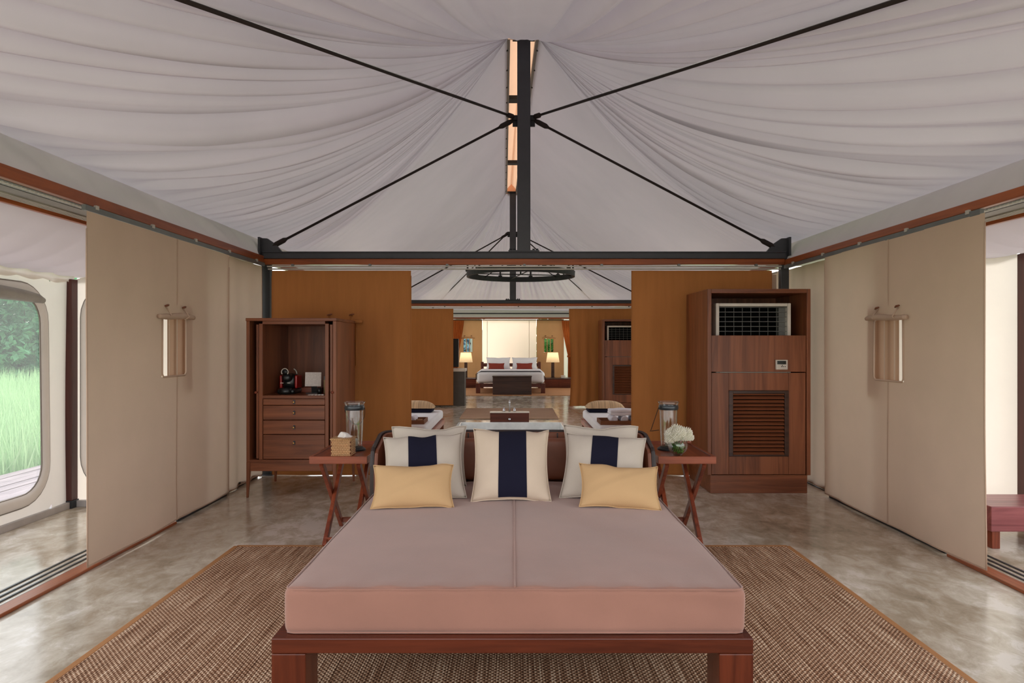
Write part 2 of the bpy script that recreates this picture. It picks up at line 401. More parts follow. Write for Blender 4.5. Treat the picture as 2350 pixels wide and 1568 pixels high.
def tag(o, label=None, cat=None, group=None, kind=None):
    if label: o['label'] = label
    if cat: o['category'] = cat
    if group: o['group'] = group
    if kind: o['kind'] = kind
    return o
def thing(name, label, cat, loc=(0, 0, 0), rotz=0.0, group=None, kind=None):
    o = bpy.data.objects.new(name, None); COL.objects.link(o); o.empty_display_size = 0.1
    o.location = loc; o.rotation_euler = (0, 0, rotz); return tag(o, label, cat, group, kind)
def structure(name, loc=(0, 0, 0), rotz=0.0, label=None):
    return thing(name, label, None, loc, rotz, None, 'structure')
KIDS = {}
def copy_tree(o, loc=None, rotz=None, label=None, parent=None):
    c = o.copy(); COL.objects.link(c)
    if parent: c.parent = parent
    if loc: c.location = loc
    if rotz is not None: c.rotation_euler = (0, 0, rotz)
    if label: c['label'] = label
    for ch in [q for q in S.objects if q.parent == o]: copy_tree(ch, parent=c)
    return c

_rn = [random.random()*2-1 for _ in range(4096)]
def n1(x, seed=0):
    i = math.floor(x); f = x-i; f = f*f*(3-2*f)
    a = _rn[(i*131+seed*977) % 4096]; b = _rn[((i+1)*131+seed*977) % 4096]
    return a+(b-a)*f
def sstep(a, b, x):
    t = max(0.0, min(1.0, (x-a)/(b-a))); return t*t*(3-2*t)
def lerp(a, b, t): return a+(b-a)*t

XL, XR = -2.445, 2.67       # side wall lines
Y1, Y2, YF = 6.70, 14.0, 21.0   # first truss, second truss, back wall
YN = -0.5

# ------------------------------------------------------------------ floor, ground outside
f = MB()
fx0, fx1, fy0, fy1 = -3.56, 3.80, YN-0.2, 21.6
bx0, bx1, by0, by1 = -0.83, 0.77, 8.90, 10.34     # opening of the sunken bath
f.box(fx0, fx1, fy0, by0, -0.12, 0); f.box(fx0, fx1, by1, fy1, -0.12, 0)
f.box(fx0, bx0, by0, by1, -0.12, 0); f.box(bx1, fx1, by0, by1, -0.12, 0)
tag(f.build('floor', M['concrete']), 'polished mottled grey brown concrete floor', kind='structure')
g = MB(); g.grid(lambda u, v: (-70+140*u, -40+110*v, -0.62+0.05*n1(u*30)+0.04*n1(v*30, 3)), 60, 60)
tag(g.build('ground', M['ground'], smooth=True), 'green meadow ground around the tent', kind='structure')

tr_ = structure('reflector', label='pale stone terrace added unseen in front of the tent to bounce daylight')  # slabs added out of view, they bounce daylight into the tent
for i in range(9):
    for j in range(9):
        MB().box(-9+2.2*i, -9+2.2*i+2.17, -0.75-2.2*j-2.17, -0.75-2.2*j, -0.2, -0.12).build('slab', M['reflector'], tr_)

# ------------------------------------------------------------------ ceiling canvas
A = Vector((0.10, Y1, 4.30)); B = Vector((-0.03, Y2, 4.38))
EL, ER, ZL, ZR = -2.60, 2.82, 2.36, 2.31
def eave_path():
    pts = []
    n = 70
    for i in range(n): pts.append(('n', lerp(0.1, EL, i/n), YN))
    n = 420
    for i in range(n): pts.append(('l', EL, lerp(YN, YF+0.1, i/n)))
    n = 90
    for i in range(n): pts.append(('f', lerp(EL, ER, i/n), YF+0.1))
    n = 420
    for i in range(n): pts.append(('r', ER, lerp(YF+0.1, YN, i/n)))
    n = 70
    for i in range(n+1): pts.append(('n', lerp(ER, 0.1, i/n), YN))
    return pts
EP = eave_path()
def eave_z(x): return lerp(ZL, ZR, (x-EL)/(ER-EL))
MT = 56
rv = []
arc = 0.0; prev = None
for (sd, ex, ey) in EP:
    if prev: arc += math.hypot(ex-prev[0], ey-prev[1])
    prev = (ex, ey)
    m = 0.0 if sd == 'n' else 1.0 if sd == 'f' else sstep(8.2, 12.4, ey)
    off = max(-1, min(1, (ex-0.1)/0.9))*lerp(0.15, 0.11, m)
    T = A.lerp(B, m)+Vector((off, 0, 0))
    E = Vector((ex, ey, eave_z(ex)))
    near = 1-sstep(6.5, 9.5, ey); far = sstep(11.5, 13.5, ey)
    sag = 0.20+0.17*near+0.10*far
    if sd == 'r': sag += 0.03*(1-sstep(2.5, 6.0, ey))
    if sd == 'n': sag += 0.03*max(0, min(1, (ex-0.1)/2.7))
    # pleats: broad swags towards the near corners, tighter pleats closer to the truss, quiet cloth between the masts
    dense = sstep(2.6, 4.2, ey)*(1-sstep(7.6, 9.2, ey))
    fan2 = sstep(11.6, 12.8, ey)*(1-sstep(17.0, 19.0, ey)) if sd in 'lr' else (1.0 if sd == 'f' else 0)
    broad = 1-sstep(4.5, 7.0, ey)
    sdn = {'n': 1, 'l': 2, 'f': 3, 'r': 4}[sd]*0
    w1 = math.sin(2*PI*(arc/0.46+0.55*n1(arc/0.8, 11))); big = 0.75*w1+0.45*(1-2*abs(n1(arc/0.40, 13))**0.8)
    mid = 0.9*math.sin(2*PI*(arc/0.19+0.5*n1(arc/0.35, 23)))+0.25*n1(arc/0.1, 29)
    fin = n1(arc/0.085, 37)
    slow = n1(arc/1.3, 41)
    seam = sstep(0.0, 0.35, abs(ex-0.1)) if sd == 'n' else 1.0
    big *= seam; mid *= seam; fin *= seam; slow *= seam
    quiet = 1.0-0.75*sstep(8.2, 9.4, ey)*(1-sstep(11.5, 12.6, ey))
    fold = broad*0.095*big*(1+0.5*slow) + dense*0.052*mid*(1+0.9*n1(arc/0.9, 47)) + broad*0.014*mid + fan2*0.036*mid + 0.006*fin*quiet
    for j in range(MT+1):
        t = (j/MT)
        tt = t**1.12
        p = T.lerp(E, tt)
        prof = 4*tt*(1-tt)*(1.0+0.25*(0.5-tt))
        env = min(1.0, 0.05+1.35*tt)*(1-0.45*tt**4)*(1-tt**14)
        p.z -= sag*prof*(1+0.10*slow)
        p.z += fold*env*(1+0.5*n1(arc/0.3+tt*3.0, 5)*seam) + 0.03*slow*env*(1-tt)
        # swags lean a little along the eave
        p.y += 0.4*fold*env if sd in 'lr' else 0
        rv.append(p)
    o_ = Vector((-1, 0, 0)) if sd == 'l' else Vector((1, 0, 0)) if sd == 'r' else Vector((0, 1, 0)) if sd == 'f' else Vector((0, -1, 0))
    rv.append(E+o_*0.22+Vector((0, 0, -0.05)))      # added overhang outside the walls, blocks the lit slit at the eave
MT += 1
rf = []
ne = len(EP)
for i in range(ne-1):
    for j in range(MT):
        a = i*(MT+1)+j; b = (i+1)*(MT+1)+j
        rf.append((a, a+1, b+1, b))
rm = MB(); rm.add(rv, rf)
ceil = tag(rm.build('ceiling', M['roof'], smooth=True), 'off-white pleated tent canvas draped from two masts', kind='structure')

def valance(xe, ze, xt, zt, sd):
    b = MB(); nu = 260
    def fn(u, v):
        y = lerp(YN, YF, u)
        wr = 0.012*n1(y/0.22+v*1.3, 51+sd)+0.009*n1(y/0.09-v*2.1, 57+sd)
        x = lerp(xe, xt, v**0.8); z = lerp(ze+0.004, zt, v)
        return (x+(wr*2.6 if sd == 1 else wr*0.7)*math.sin(PI*v), y, z)
    b.grid(fn, nu, 8); return b.build('valance', M['valance'], ceil, smooth=True)
valance(EL, ZL, XL-0.01, 2.14, 1); valance(ER, ZR, XR+0.01, 2.11, 2)
b = MB(); b.grid(lambda u, v: (lerp(EL, ER, u), lerp(YF+0.1, YF, v)+0.01*n1(u*30+v, 71), lerp(eave_z(lerp(EL, ER, u)), 2.09, v)), 60, 5)
b.build('valance', M['valance'], ceil, smooth=True)

# ridge slot between the two masts: flanges, cross pieces and the peach cover above
rs = structure('trim_9', label='ridge slot between the masts with peach cover glowing above')
for sgn in (-1, 1):
    p0 = A+Vector((sgn*0.155, 0.02, 0.0)); p1 = B+Vector((sgn*0.115, -0.02, 0.0))
    fl = MB(); fl.bar(p0, p1, 0.055, 0.012, (1, 0, 0)); fl.bar(p0+Vector((-sgn*0.025, 0, 0.03)), p1+Vector((-sgn*0.025, 0, 0.03)), 0.008, 0.06, (1, 0, 0))
    fo = fl.build('flange', M['galv'], rs)
    for i in range(14):
        q = p0.lerp(p1, (i+0.5)/14); MB().lathe([(0.009, -0.018), (0.009, -0.004)], 6, q).build('bolt', M['black'], fo)
    bp_ = MB(); bp_.grid(lambda u, v: p0.lerp(p1, u)+Vector((lerp(0, -sgn*0.15, v), 0, lerp(0.02, 0.22, v**0.7))), 10, 4)
    bp_.build('ridge_cover', M['peach'], rs, smooth=True)
for yy, sg in ((Y1+0.02, -1), (Y2-0.02, 1)):
    c = A if sg < 0 else B
    MB().prism([(c.x-0.15, c.z-0.01), (c.x+0.15, c.z-0.01), (c.x+0.15, c.z+0.06), (c.x, c.z+0.24), (c.x-0.15, c.z+0.06)], yy, yy+0.01).build('end_cover', M['peach'], rs)
for yy in (8.5, 11.6):
    c = A.lerp(B, (yy-Y1)/(Y2-Y1)); x = MB(); x.obox(c+Vector((0, 0, 0.02)), (0.27, 0.14, 0.05)); x.build('cross_piece', M['black'], rs)

# ------------------------------------------------------------------ header trims, tracks and sills along the two sides
def side_header(name, x, out, z0, z1, label):
    """out = -1 left, +1 right: the header's soffit goes outward from the wall line."""
    r = structure(name, label=label)
    MB().box(x-0.02, x+0.02, YN, Y1-0.02, z0, z1).build('header_board', M['trim_y'], r, bevel=0.004)
    MB().box(x-0.02, x+0.02, Y1+0.1, YF, z0, z1).build('header_board', M['trim_y'], r, bevel=0.004)
    s0 = x+out*0.02
    MB().box(s0, s0+out*0.07, YN, Y1, z0-0.002, z0+0.03).build('track_back', M['alu_grey'], r)
    pt = MB()
    n = 230
    for i in range(n):
        y = YN+i*(Y1-YN)/n; pt.box(s0+out*0.012, s0+out*0.045, y, y+0.017, z0-0.006, z0+0.002)
    tag(pt.build('perforated_track', M['alu'], r), 'silver perforated track', kind='stuff')
    MB().box(s0+out*0.075, s0+out*0.17, YN, Y1, z0-0.004, z0+0.02).build('soffit_board', M['galv'], r)
    for k in range(4):
        MB().box(s0+out*(0.178+0.022*k), s0+out*(0.178+0.022*k+0.010), YN, Y1, z0-0.012, z0+0.012).build('track_rib', M['alu'], r)
    MB().box(s0+out*0.272, s0+out*0.30, YN, Y1, z0-0.03, z0+0.05).build('outer_board', M['trim_y'], r, bevel=0.003)
    # canvas rail under the header
    MB().box(x-out*0.030, x-out*0.006, YN if False else 3.86, Y1-0.05, z0-0.036, z0-0.004).build('curtain_track', M['alu_grey'], r)
    for k in range(5):
        y = 3.95+k*0.62; MB().box(x-out*0.034, x-out*0.012, y, y+0.03, z0-0.016, z0+0.008).build('track_clip', M['alu'], r)
    return r
side_header('trim_1', XL, -1, 2.085, 2.15, 'teak header and sliding tracks along the left wall')
side_header('trim_2', XR, 1, 2.06, 2.115, 'teak header and sliding tracks along the right wall')
def side_sill(name, x, out, label):
    r = structure(name, label=label)
    MB().box(x+out*0.05, x-out*0.035, YN, 4.9 if out < 0 else 4.15, 0.0, 0.018).build('sill_board', M['trim_y'], r, bevel=0.004)
    for k in range(4):
        MB().box(x+out*(0.062+k*0.05), x+out*(0.074+k*0.05), YN, Y1-0.1, 0.0, 0.006).build('sill_track', M['iron'], r)
    return r
side_sill('trim_3', XL, -1, 'teak sill and floor tracks along the left opening')
side_sill('trim_4', XR, 1, 'teak sill and floor tracks along the right opening')

# ------------------------------------------------------------------ partition headers
def partition_header(name, y, label):
    r = structure(name, label=label)
    MB().box(XL+0.02, XR-0.02, y-0.05, y+0.02, 2.066, 2.122).build('header_board', M['trim'], r, bevel=0.004)
    for k, (zz, yy) in enumerate(((2.040, y-0.045), (2.018, y-0.02))):
        MB().box(XL+0.05, XR-0.05, yy-0.012, yy+0.012, zz, zz+0.013).build('rail', M['alu'], r, bevel=0.003)
    for k in range(7):
        xx = lerp(XL+0.3, XR-0.3, k/6)
        MB().box(xx-0.012, xx+0.012, y-0.06, y-0.03, 2.048, 2.07).build('rail_bracket', M['alu_grey'], r)
    return r
partition_header('trim_5', Y1, 'teak header with double silver rail under the first steel beam')
partition_header('trim_6', Y2, 'teak header with double silver rail under the second steel beam')
r = structure('trim_7', label='teak header and rail along the back wall')
MB().box(XL, XR, YF-0.03, YF+0.03, 2.06, 2.11).build('header_board', M['trim'], r)
MB().box(XL, XR, YF-0.04, YF+0.03, 2.215, 2.25).build('steel_bar', M['steel'], r)
MB().box(XL, XR, YF-0.06, YF-0.02, 2.018, 2.035).build('rail', M['black'], r)

# ------------------------------------------------------------------ canvas panels with flap windows
def curtain_panel(name, label, loc, rotz, wd, ht, mat, wave=(0.006, 0.5, 0.0), seams=(), win=None, group=None, top_hem=True, seed=0,
                  back=None, open_back=False, fine=0.0, cat='curtain'):
    """local x across, z up, -y faces the room"""
    r = thing(name, label, cat, loc, rotz, group)
    A_, L_, ph = wave
    def disp(x, z):
        k = 1-z/ht
        return A_*math.sin(2*PI*x/L_+ph+0.7*n1(x*2, seed))*(0.35+0.65*k)+0.5*A_*n1(x/0.11+z*0.25, seed+9)*(0.3+0.7*k)+fine*math.sin(2*PI*x/0.055+2*n1(x*5, seed+3))+0.010*n1(x*1.5+z*1.1, seed+5)*k
    xs = [wd*i/int(max(16, wd/0.03)) for i in range(int(max(16, wd/0.03))+1)]; zs = [ht*i/40 for i in range(41)]
    if win:
        xc, zc, ww, wh = win
        for q in (xc-ww/2, xc+ww/2): xs = [a for a in xs if abs(a-q) > 0.008]+[q]
        for q in (zc-wh/2, zc+wh/2): zs = [a for a in zs if abs(a-q) > 0.012]+[q]
    xs = sorted(xs); zs = sorted(zs); nx = len(xs)
    b = MB(); vs = [(x, disp(x, z), z) for z in zs for x in xs]; fs = []
    for j in range(len(zs)-1):
        for i in range(nx-1):
            if win:
                mx_, mz_ = (xs[i]+xs[i+1])/2, (zs[j]+zs[j+1])/2
                if abs(mx_-xc) < ww/2 and abs(mz_-zc) < wh/2: continue
            a = j*nx+i; fs.append((a, a+1, a+nx+1, a+nx))
    b.add(vs, fs); b.build('cloth', mat, r, smooth=True)
    h = MB(); h.tube([(x, disp(x, 0), 0.004) for x in xs[::2]+([xs[-1]] if nx % 2 == 0 else [])], 0.005, 6); h.build('bottom_hem', mat, r, smooth=True)
    for x_e in (0.0, wd):
        h = MB(); h.tube([(x_e, disp(x_e, z), z) for z in zs[::4]], 0.004, 6); h.build('side_hem', mat, r, smooth=True)
    for sxp in seams:
        segs = [(zc-wh/2-0.005, 0.0), (ht, zc+wh/2+0.10)] if (win and abs(sxp-xc) < ww/2) else [(ht, 0.0)]
        for z1_, z0_ in segs:
            q = MB(); q.grid(lambda u, v: (sxp-0.007+0.014*u, disp(sxp, lerp(z0_, z1_, v))-0.003-0.002*math.sin(PI*u), lerp(z0_, z1_, v)), 2, 30)
            q.build('seam', mat, r, smooth=True)
    if win:
        # rolled flap above the opening, its ties and toggles
        zt = zc+wh/2+0.018; xl, xr = xc-ww*0.72, xc+ww*0.72
        fr = MB(); m_ = 18
        fr.tube([(lerp(xl, xr, i/m_), disp(xc, zt)-0.022-0.004*math.sin(9*i/m_), zt+0.007*math.cos(5*i/m_+seed)-0.008*(abs(i/m_-0.5)*2)**2) for i in range(m_+1)],
                [0.016+0.006*math.sin(PI*i/m_)+0.003*n1(i*0.7, seed+2) for i in range(m_+1)], 12)
        fl = fr.build('rolled_flap', mat, r, smooth=True)
        for k in (-1, 1):
            xt = xc+k*ww*0.36
            st = MB(); st.tube([(xt, disp(xc, zt)-0.004, zt+0.065), (xt+0.004*k, disp(xc, zt)-0.030, zt+0.03), (xt+0.004*k, disp(xc, zt)-0.050, zt), (xt, disp(xc, zt)-0.02, zt-0.022)], 0.006, 6)
            st.build('tie_strap', mat, fl, smooth=True)
            tg = MB(); tg.tube([(xt-0.024, disp(xc, zt)-0.014, zt+0.064), (xt, disp(xc, zt)-0.02, zt+0.070), (xt+0.024, disp(xc, zt)-0.014, zt+0.074)], [0.006, 0.008, 0.006], 8)
            tag(tg.build('toggle', M['cab_x'], r, smooth=True), 'brown wooden toggle')
        fb = MB()
        z0_, z1_ = zc-wh/2, zc+wh/2; x0_, x1_ = xc-ww/2, xc+ww/2
        loop = [(x0_, z1_), (x0_, z0_+0.02), (x0_+0.02, z0_), (x1_-0.02, z0_), (x1_, z0_+0.02), (x1_, z1_)]
        fb.tube([(a, disp(a, c)-0.003, c) for a, c in loop], 0.007, 6); fb.build('window_binding', mat, r, smooth=True)
        for k in (-1, 1):
            q = MB(); xt = xc+k*ww*0.17
            q.grid(lambda u, v: (xt-0.010+0.020*u, disp(xt, zc)+0.004, lerp(z0_-0.005, z1_+0.01, v)), 1, 8)
            q.build('window_tape', mat, r)
        if back in ('left', 'right'):
            # inner lining: hangs free at the side towards the camera, held against the panel at the far side
            xa, xb = (x0_+0.285, x1_+0.10) if back == 'left' else (x1_-0.235, x0_-0.10)
            q = MB(); q.grid(lambda u, v: (lerp(xa, xb, u), 0.012+0.095*(1-u)**0.6+0.006*math.sin(u*16), lerp(z0_-0.12, z1_+0.10, v)), 30, 6)
            q.build('inner_lining', M['lining'], r, smooth=True)
        elif back:
            d0, d1 = back     # depth of the inner layer behind the opening at its two sides
            q = MB(); q.grid(lambda u, v: (lerp(x0_-0.30, x1_+0.30, u), lerp(d0, d1, u)+0.03*math.sin(PI*u), lerp(z0_-0.2, z1_+0.12, v)), 24, 4)
            q.build('inner_layer', mat, r, smooth=True)
    return r

canv = M['canvas']
# left wall: two overlapping sliding canvas panels beyond the opening
curtain_panel('canvas_curtain', 'wide beige canvas wall panel with flap window beside the left opening', (-2.415, 3.87, 0.022), PI/2, 1.95, 2.025, canv,
              wave=(0.006, 0.9, 0.5), seams=(1.05,), win=(1.0, 1.245, 0.345, 0.41), seed=2, back='left')
curtain_panel('canvas_curtain', 'narrow beige canvas wall panel behind the drawer cabinet', (-2.455, 5.80, 0.012), PI/2, 0.86, 2.04, canv,
              wave=(0.012, 0.33, 0.5), seed=5)
# right wall (local x runs towards the camera)
curtain_panel('canvas_curtain', 'wide beige canvas wall panel with flap window beside the right opening', (2.64, 5.78, 0.022), -PI/2, 1.96, 2.005, canv,
              wave=(0.006, 0.9, 0.5), seams=(0.98,), win=(0.98, 1.225, 0.36, 0.43), seed=12, back='right')
curtain_panel('canvas_curtain', 'narrow beige canvas wall panel behind the air conditioner cabinet', (2.745, 6.80, 0.012), -PI/2, 1.06, 2.02, canv,
              wave=(0.012, 0.25, 0.5), seed=15)
for nm, segs_ in (('left', ((-2.437, 4.95, 5.80), (-2.480, 5.81, 6.62))), ('right', ((2.664, 4.20, 5.74), (2.772, 5.75, 6.78)))):
    bb_ = structure('gap_blocker_'+nm, label='added dark strip blocking light under the %s canvas curtains' % nm)  # added dark strips stop outside light leaking under the curtains
    for x, y0_, y1_ in segs_: MB().box(x-0.006, x+0.006, y0_, y1_, 0.0, 0.04).build('strip', M['black'], bb_)
# caramel partition curtains
car = M['caramel']
curtain_panel('cotton_curtain', 'caramel partition curtain behind the open drawer cabinet', (-2.365, Y1, 0.006), 0, 1.365, 2.005, car,
              wave=(0.010, 0.42, 0.3), win=(0.68, 1.27, 0.30, 0.43), seed=21, back=(0.06, 0.1))
curtain_panel('cotton_curtain', 'caramel partition curtain beside the louvred air conditioner cabinet in front', (1.167, Y1, 0.006), 0, 1.37, 2.005, car,
              wave=(0.014, 0.30, 1.3), seed=27)
curtain_panel('cotton_curtain', 'flat caramel curtain at the far partition, left of its gap', (-2.365, Y2, 0.035), 0, 1.14, 1.98, car,
              wave=(0.008, 0.5, 0.3), seed=31)
# far right partition curtain: drawn aside, with loose folds at its free edge
r = thing('cotton_curtain', 'caramel curtain at the far partition drawn aside in loose folds', 'curtain', (1.15, Y2, 0.03))
def fcur(u, v):
    z = 1.985*v; k = 1-v
    x = u*1.4+0.06*k*math.sin(PI*k)*(1-u)**3
    y = (0.030*math.sin(u*46)*(1-u)**2+0.012*math.sin(u*17+1))*(0.25+0.75*k)-0.10*(1-u)**4*k
    return (x, y, z)
MB().grid(fcur, 150, 36).build('cloth', car, r, smooth=True)
h = MB(); h.tube([fcur(i/60, 0) for i in range(61)], 0.005, 6); h.build('bottom_hem', car, r, smooth=True)

# pale canvas strip and bracket in the right corner of the first partition
r = thing('canvas_strip', 'small khaki canvas strip tied behind the corner post, above the air conditioner cabinet', 'canvas', (2.50, Y1+0.09, 1.2))
MB().grid(lambda u, v: (0.12*u, 0.01*math.sin(6*u), 0.78*v), 8, 10).build('cloth', canv, r, smooth=True)
MB().bar((0.0, -0.04, 0.765), (0.11, -0.04, 0.80), 0.02, 0.018).build('bracket', M['white_plastic'], r)

# ------------------------------------------------------------------ trusses: beam, mast, tie rods, corner posts
def truss(name, label, y, mx_, mtop, hub, ends, group):
    r = thing(name, label, 'truss', (0, y, 0), 0, group)
    bm_ = MB(); bm_.box(XL+0.01, XR-0.01, -0.06, 0.06, 2.182, 2.192); bm_.box(XL+0.01, XR-0.01, -0.045, 0.045, 2.134, 2.182); bm_.box(XL+0.01, XR-0.01, -0.06, 0.06, 2.124, 2.134)
    bm_.build('beam', M['steel'], r, bevel=0.002)
    MB().box(mx_-0.064, mx_+0.064, -0.06, 0.06, 2.192, mtop).build('mast', M['steel'], r, bevel=0.006)
    pl = MB().box(mx_-0.11, mx_+0.11, -0.11, 0.09, mtop, mtop+0.02).build('top_plate', M['black'], r)
    bp2 = MB().box(mx_-0.15, mx_+0.15, -0.07, 0.07, 2.192, 2.204).build('base_plate', M['steel'], r)
    for dx in (-0.13, -0.095, 0.095, 0.13): MB().lathe([(0.012, 0), (0.012, 0.016)], 6, (mx_+dx, -0.045, 2.204)).build('bolt', M['black'], bp2)
    for sgn in (-1, 1):
        hb = MB(); hb.obox((mx_+sgn*0.085, 0, hub-0.01), (0.05, 0.02, 0.11)); hb.obox((mx_+sgn*0.085, 0, hub+0.005), (0.05, 0.08, 0.03)); hb.build('rod_lug', M['black'], r)
    for e in ends:
        e = Vector(e); s0 = Vector((mx_+(0.1 if e.x > mx_ else -0.1), 0, hub+(0.0)))
        if abs(e.y) > 1: s0.z += 0.03
        d = (e-s0).normalized(); L = (e-s0).length
        rd = MB(); rd.tube([s0, e], 0.0125, 8)
        rd.tube([s0, s0+d*0.05, s0+d*0.13, s0+d*0.16], [0.017, 0.026, 0.026, 0.014], 8)
        rd.tube([e, e-d*0.05, e-d*0.14, e-d*0.17], [0.017, 0.026, 0.026, 0.014], 8)
        rd.build('tie_rod', M['rod'], r, smooth=True)
    for sgn, xx in ((-1, XL+0.02), (1, XR-0.02)):
        gs = MB(); s_ = -sgn
        gs.prism([(xx-s_*0.03, 2.12), (xx+s_*0.16, 2.12), (xx+s_*0.16, 2.20), (xx+s_*0.10, 2.27), (xx+s_*0.02, 2.325), (xx-s_*0.06, 2.33), (xx-s_*0.07, 2.22)][::(1 if s_ > 0 else -1)], -0.02, 0.02)
        gs.box(xx-s_*0.05, xx-s_*0.03, -0.08, 0.08, 2.15, 2.33)
        gs.build('corner_gusset', M['steel'], r)
    return r
truss('roof_truss', 'charcoal steel roof truss nearest the daybed, with tall mast and tie rods', Y1, 0.107, 4.30, 3.49,
      [(-2.37, 0, 2.245), (2.58, 0, 2.235), (XL, 0.14-Y1, 2.20), (XR, 0.14-Y1, 2.19)], 'steel trusses carrying the canvas roof')
truss('roof_truss', 'charcoal steel roof truss over the far partition behind the hanging ring light', Y2, 0.0, 4.38, 3.55,
      [(-2.37, 0, 2.30), (2.58, 0, 2.30), (XL, 6.8, 2.40), (XR, 6.8, 2.40)], 'steel trusses carrying the canvas roof')
for nm, x, y, lb in (('corner_post', XL+0.022, Y1+0.03, 'black corner post between left wall canvas and caramel curtain'),
                     ('corner_post', XR-0.0, Y1+0.03, 'grey steel corner post behind the air conditioner cabinet'),
                     ('corner_post', XL+0.022, Y2+0.05, 'steel corner post at the left end of the far partition'),
                     ('corner_post', XR-0.02, Y2+0.05, 'steel corner post at the right end of the far partition')):
    r = thing(nm, lb, 'post', (x, y, 0))
    MB().box(-0.04, 0.04, -0.035, 0.035, 0.012, 2.12).build('shaft', M['black'] if x < 0 else M['steel'], r, bevel=0.004)
    MB().box(-0.06, 0.06, -0.05, 0.05, 0.0, 0.012).build('foot_plate', M['steel'], r)

# ------------------------------------------------------------------ side verandas: outer canvas walls, windows, ceilings
def rounded_loop(y0, y1, z0, z1, rad, n=7):
    pts = []
    for cy, cz, a0 in ((y1-rad, z0+rad, -PI/2), (y1-rad, z1-rad, 0), (y0+rad, z1-rad, PI/2), (y0+rad, z0+rad, PI)):
        for i in range(n+1):
            a = a0+PI/2*i/n; pts.append((cy+rad*math.cos(a), cz+rad*math.sin(a)))
    return pts
def wall_with_windows(b, L, H, wins, place, rad=0.2, s0=0.0):
    """canvas sheet s0..L x 0..H with rounded openings; place(a, z) -> point"""
    edges = [s0]
    for (a0, a1, z0, z1) in wins: edges += [a0-0.12, a1+0.12]
    edges += [L]
    for i in range(0, len(edges), 2):      # plain strips between the windows
        if edges[i+1]-edges[i] > 1e-3:
            x0, x1 = edges[i], edges[i+1]
            b.grid(lambda u, v: place(lerp(x0, x1, u), H*v), 6, 12)
    for (a0, a1, z0, z1) in wins:
        ins = rounded_loop(a0, a1, z0, z1, rad); n = len(ins)
        o0, o1 = a0-0.12, a1+0.12; outs = []
        for (a, z) in ins:
            cx, cz = (a0+a1)/2, (z0+z1)/2
            dx, dz = (a-cx)/((a1-a0)/2), (z-cz)/((z1-z0)/2); m_ = max(abs(dx), abs(dz))
            q = (cx+dx/m_*(o1-o0)/2, (cz+dz/m_*(z1-z0)/2))
            outs.append((q[0], H*max(0, min(1, (H/2+dz/m_*H/2)/H))))
        vs = [place(a, z) for a, z in ins]+[place(a, z) for a, z in outs]
        b.add(vs, [(i, (i+1) % n, n+(i+1) % n, n+i) for i in range(n)])
        # close the four outer corners
        cor = [(o1, 0.0), (o1, H), (o0, H), (o0, 0.0)]
        for (ca, cz_) in cor:
            best = sorted(range(n), key=lambda i: (outs[i][0]-ca)**2+(outs[i][1]-cz_)**2)
    return b
def frame_ribbon(par, name, loop, inward):
    rows = [(0.0, 0.002), (0.004, 0.016), (0.03, 0.026), (0.062, 0.024), (0.086, 0.014), (0.09, 0.002)]
    b = MB(); n = None
    for off, lift in rows:
        lp = loop(off); n = len(lp); b.v += [tuple(p+inward*lift) for p in lp]
    for r_ in range(len(rows)-1):
        for i in range(n): b.f.append((r_*n+i, r_*n+(i+1) % n, (r_+1)*n+(i+1) % n, (r_+1)*n+i))
    fo = b.build(name, M['binding'], par, smooth=True)
    for off in (0.0, 0.092):
        t_ = MB(); lp = loop(off); t_.tube([p+inward*0.006 for p in lp+lp[:1]], 0.0055, 6, caps=False); t_.build('piping', M['galv'], fo, smooth=True)
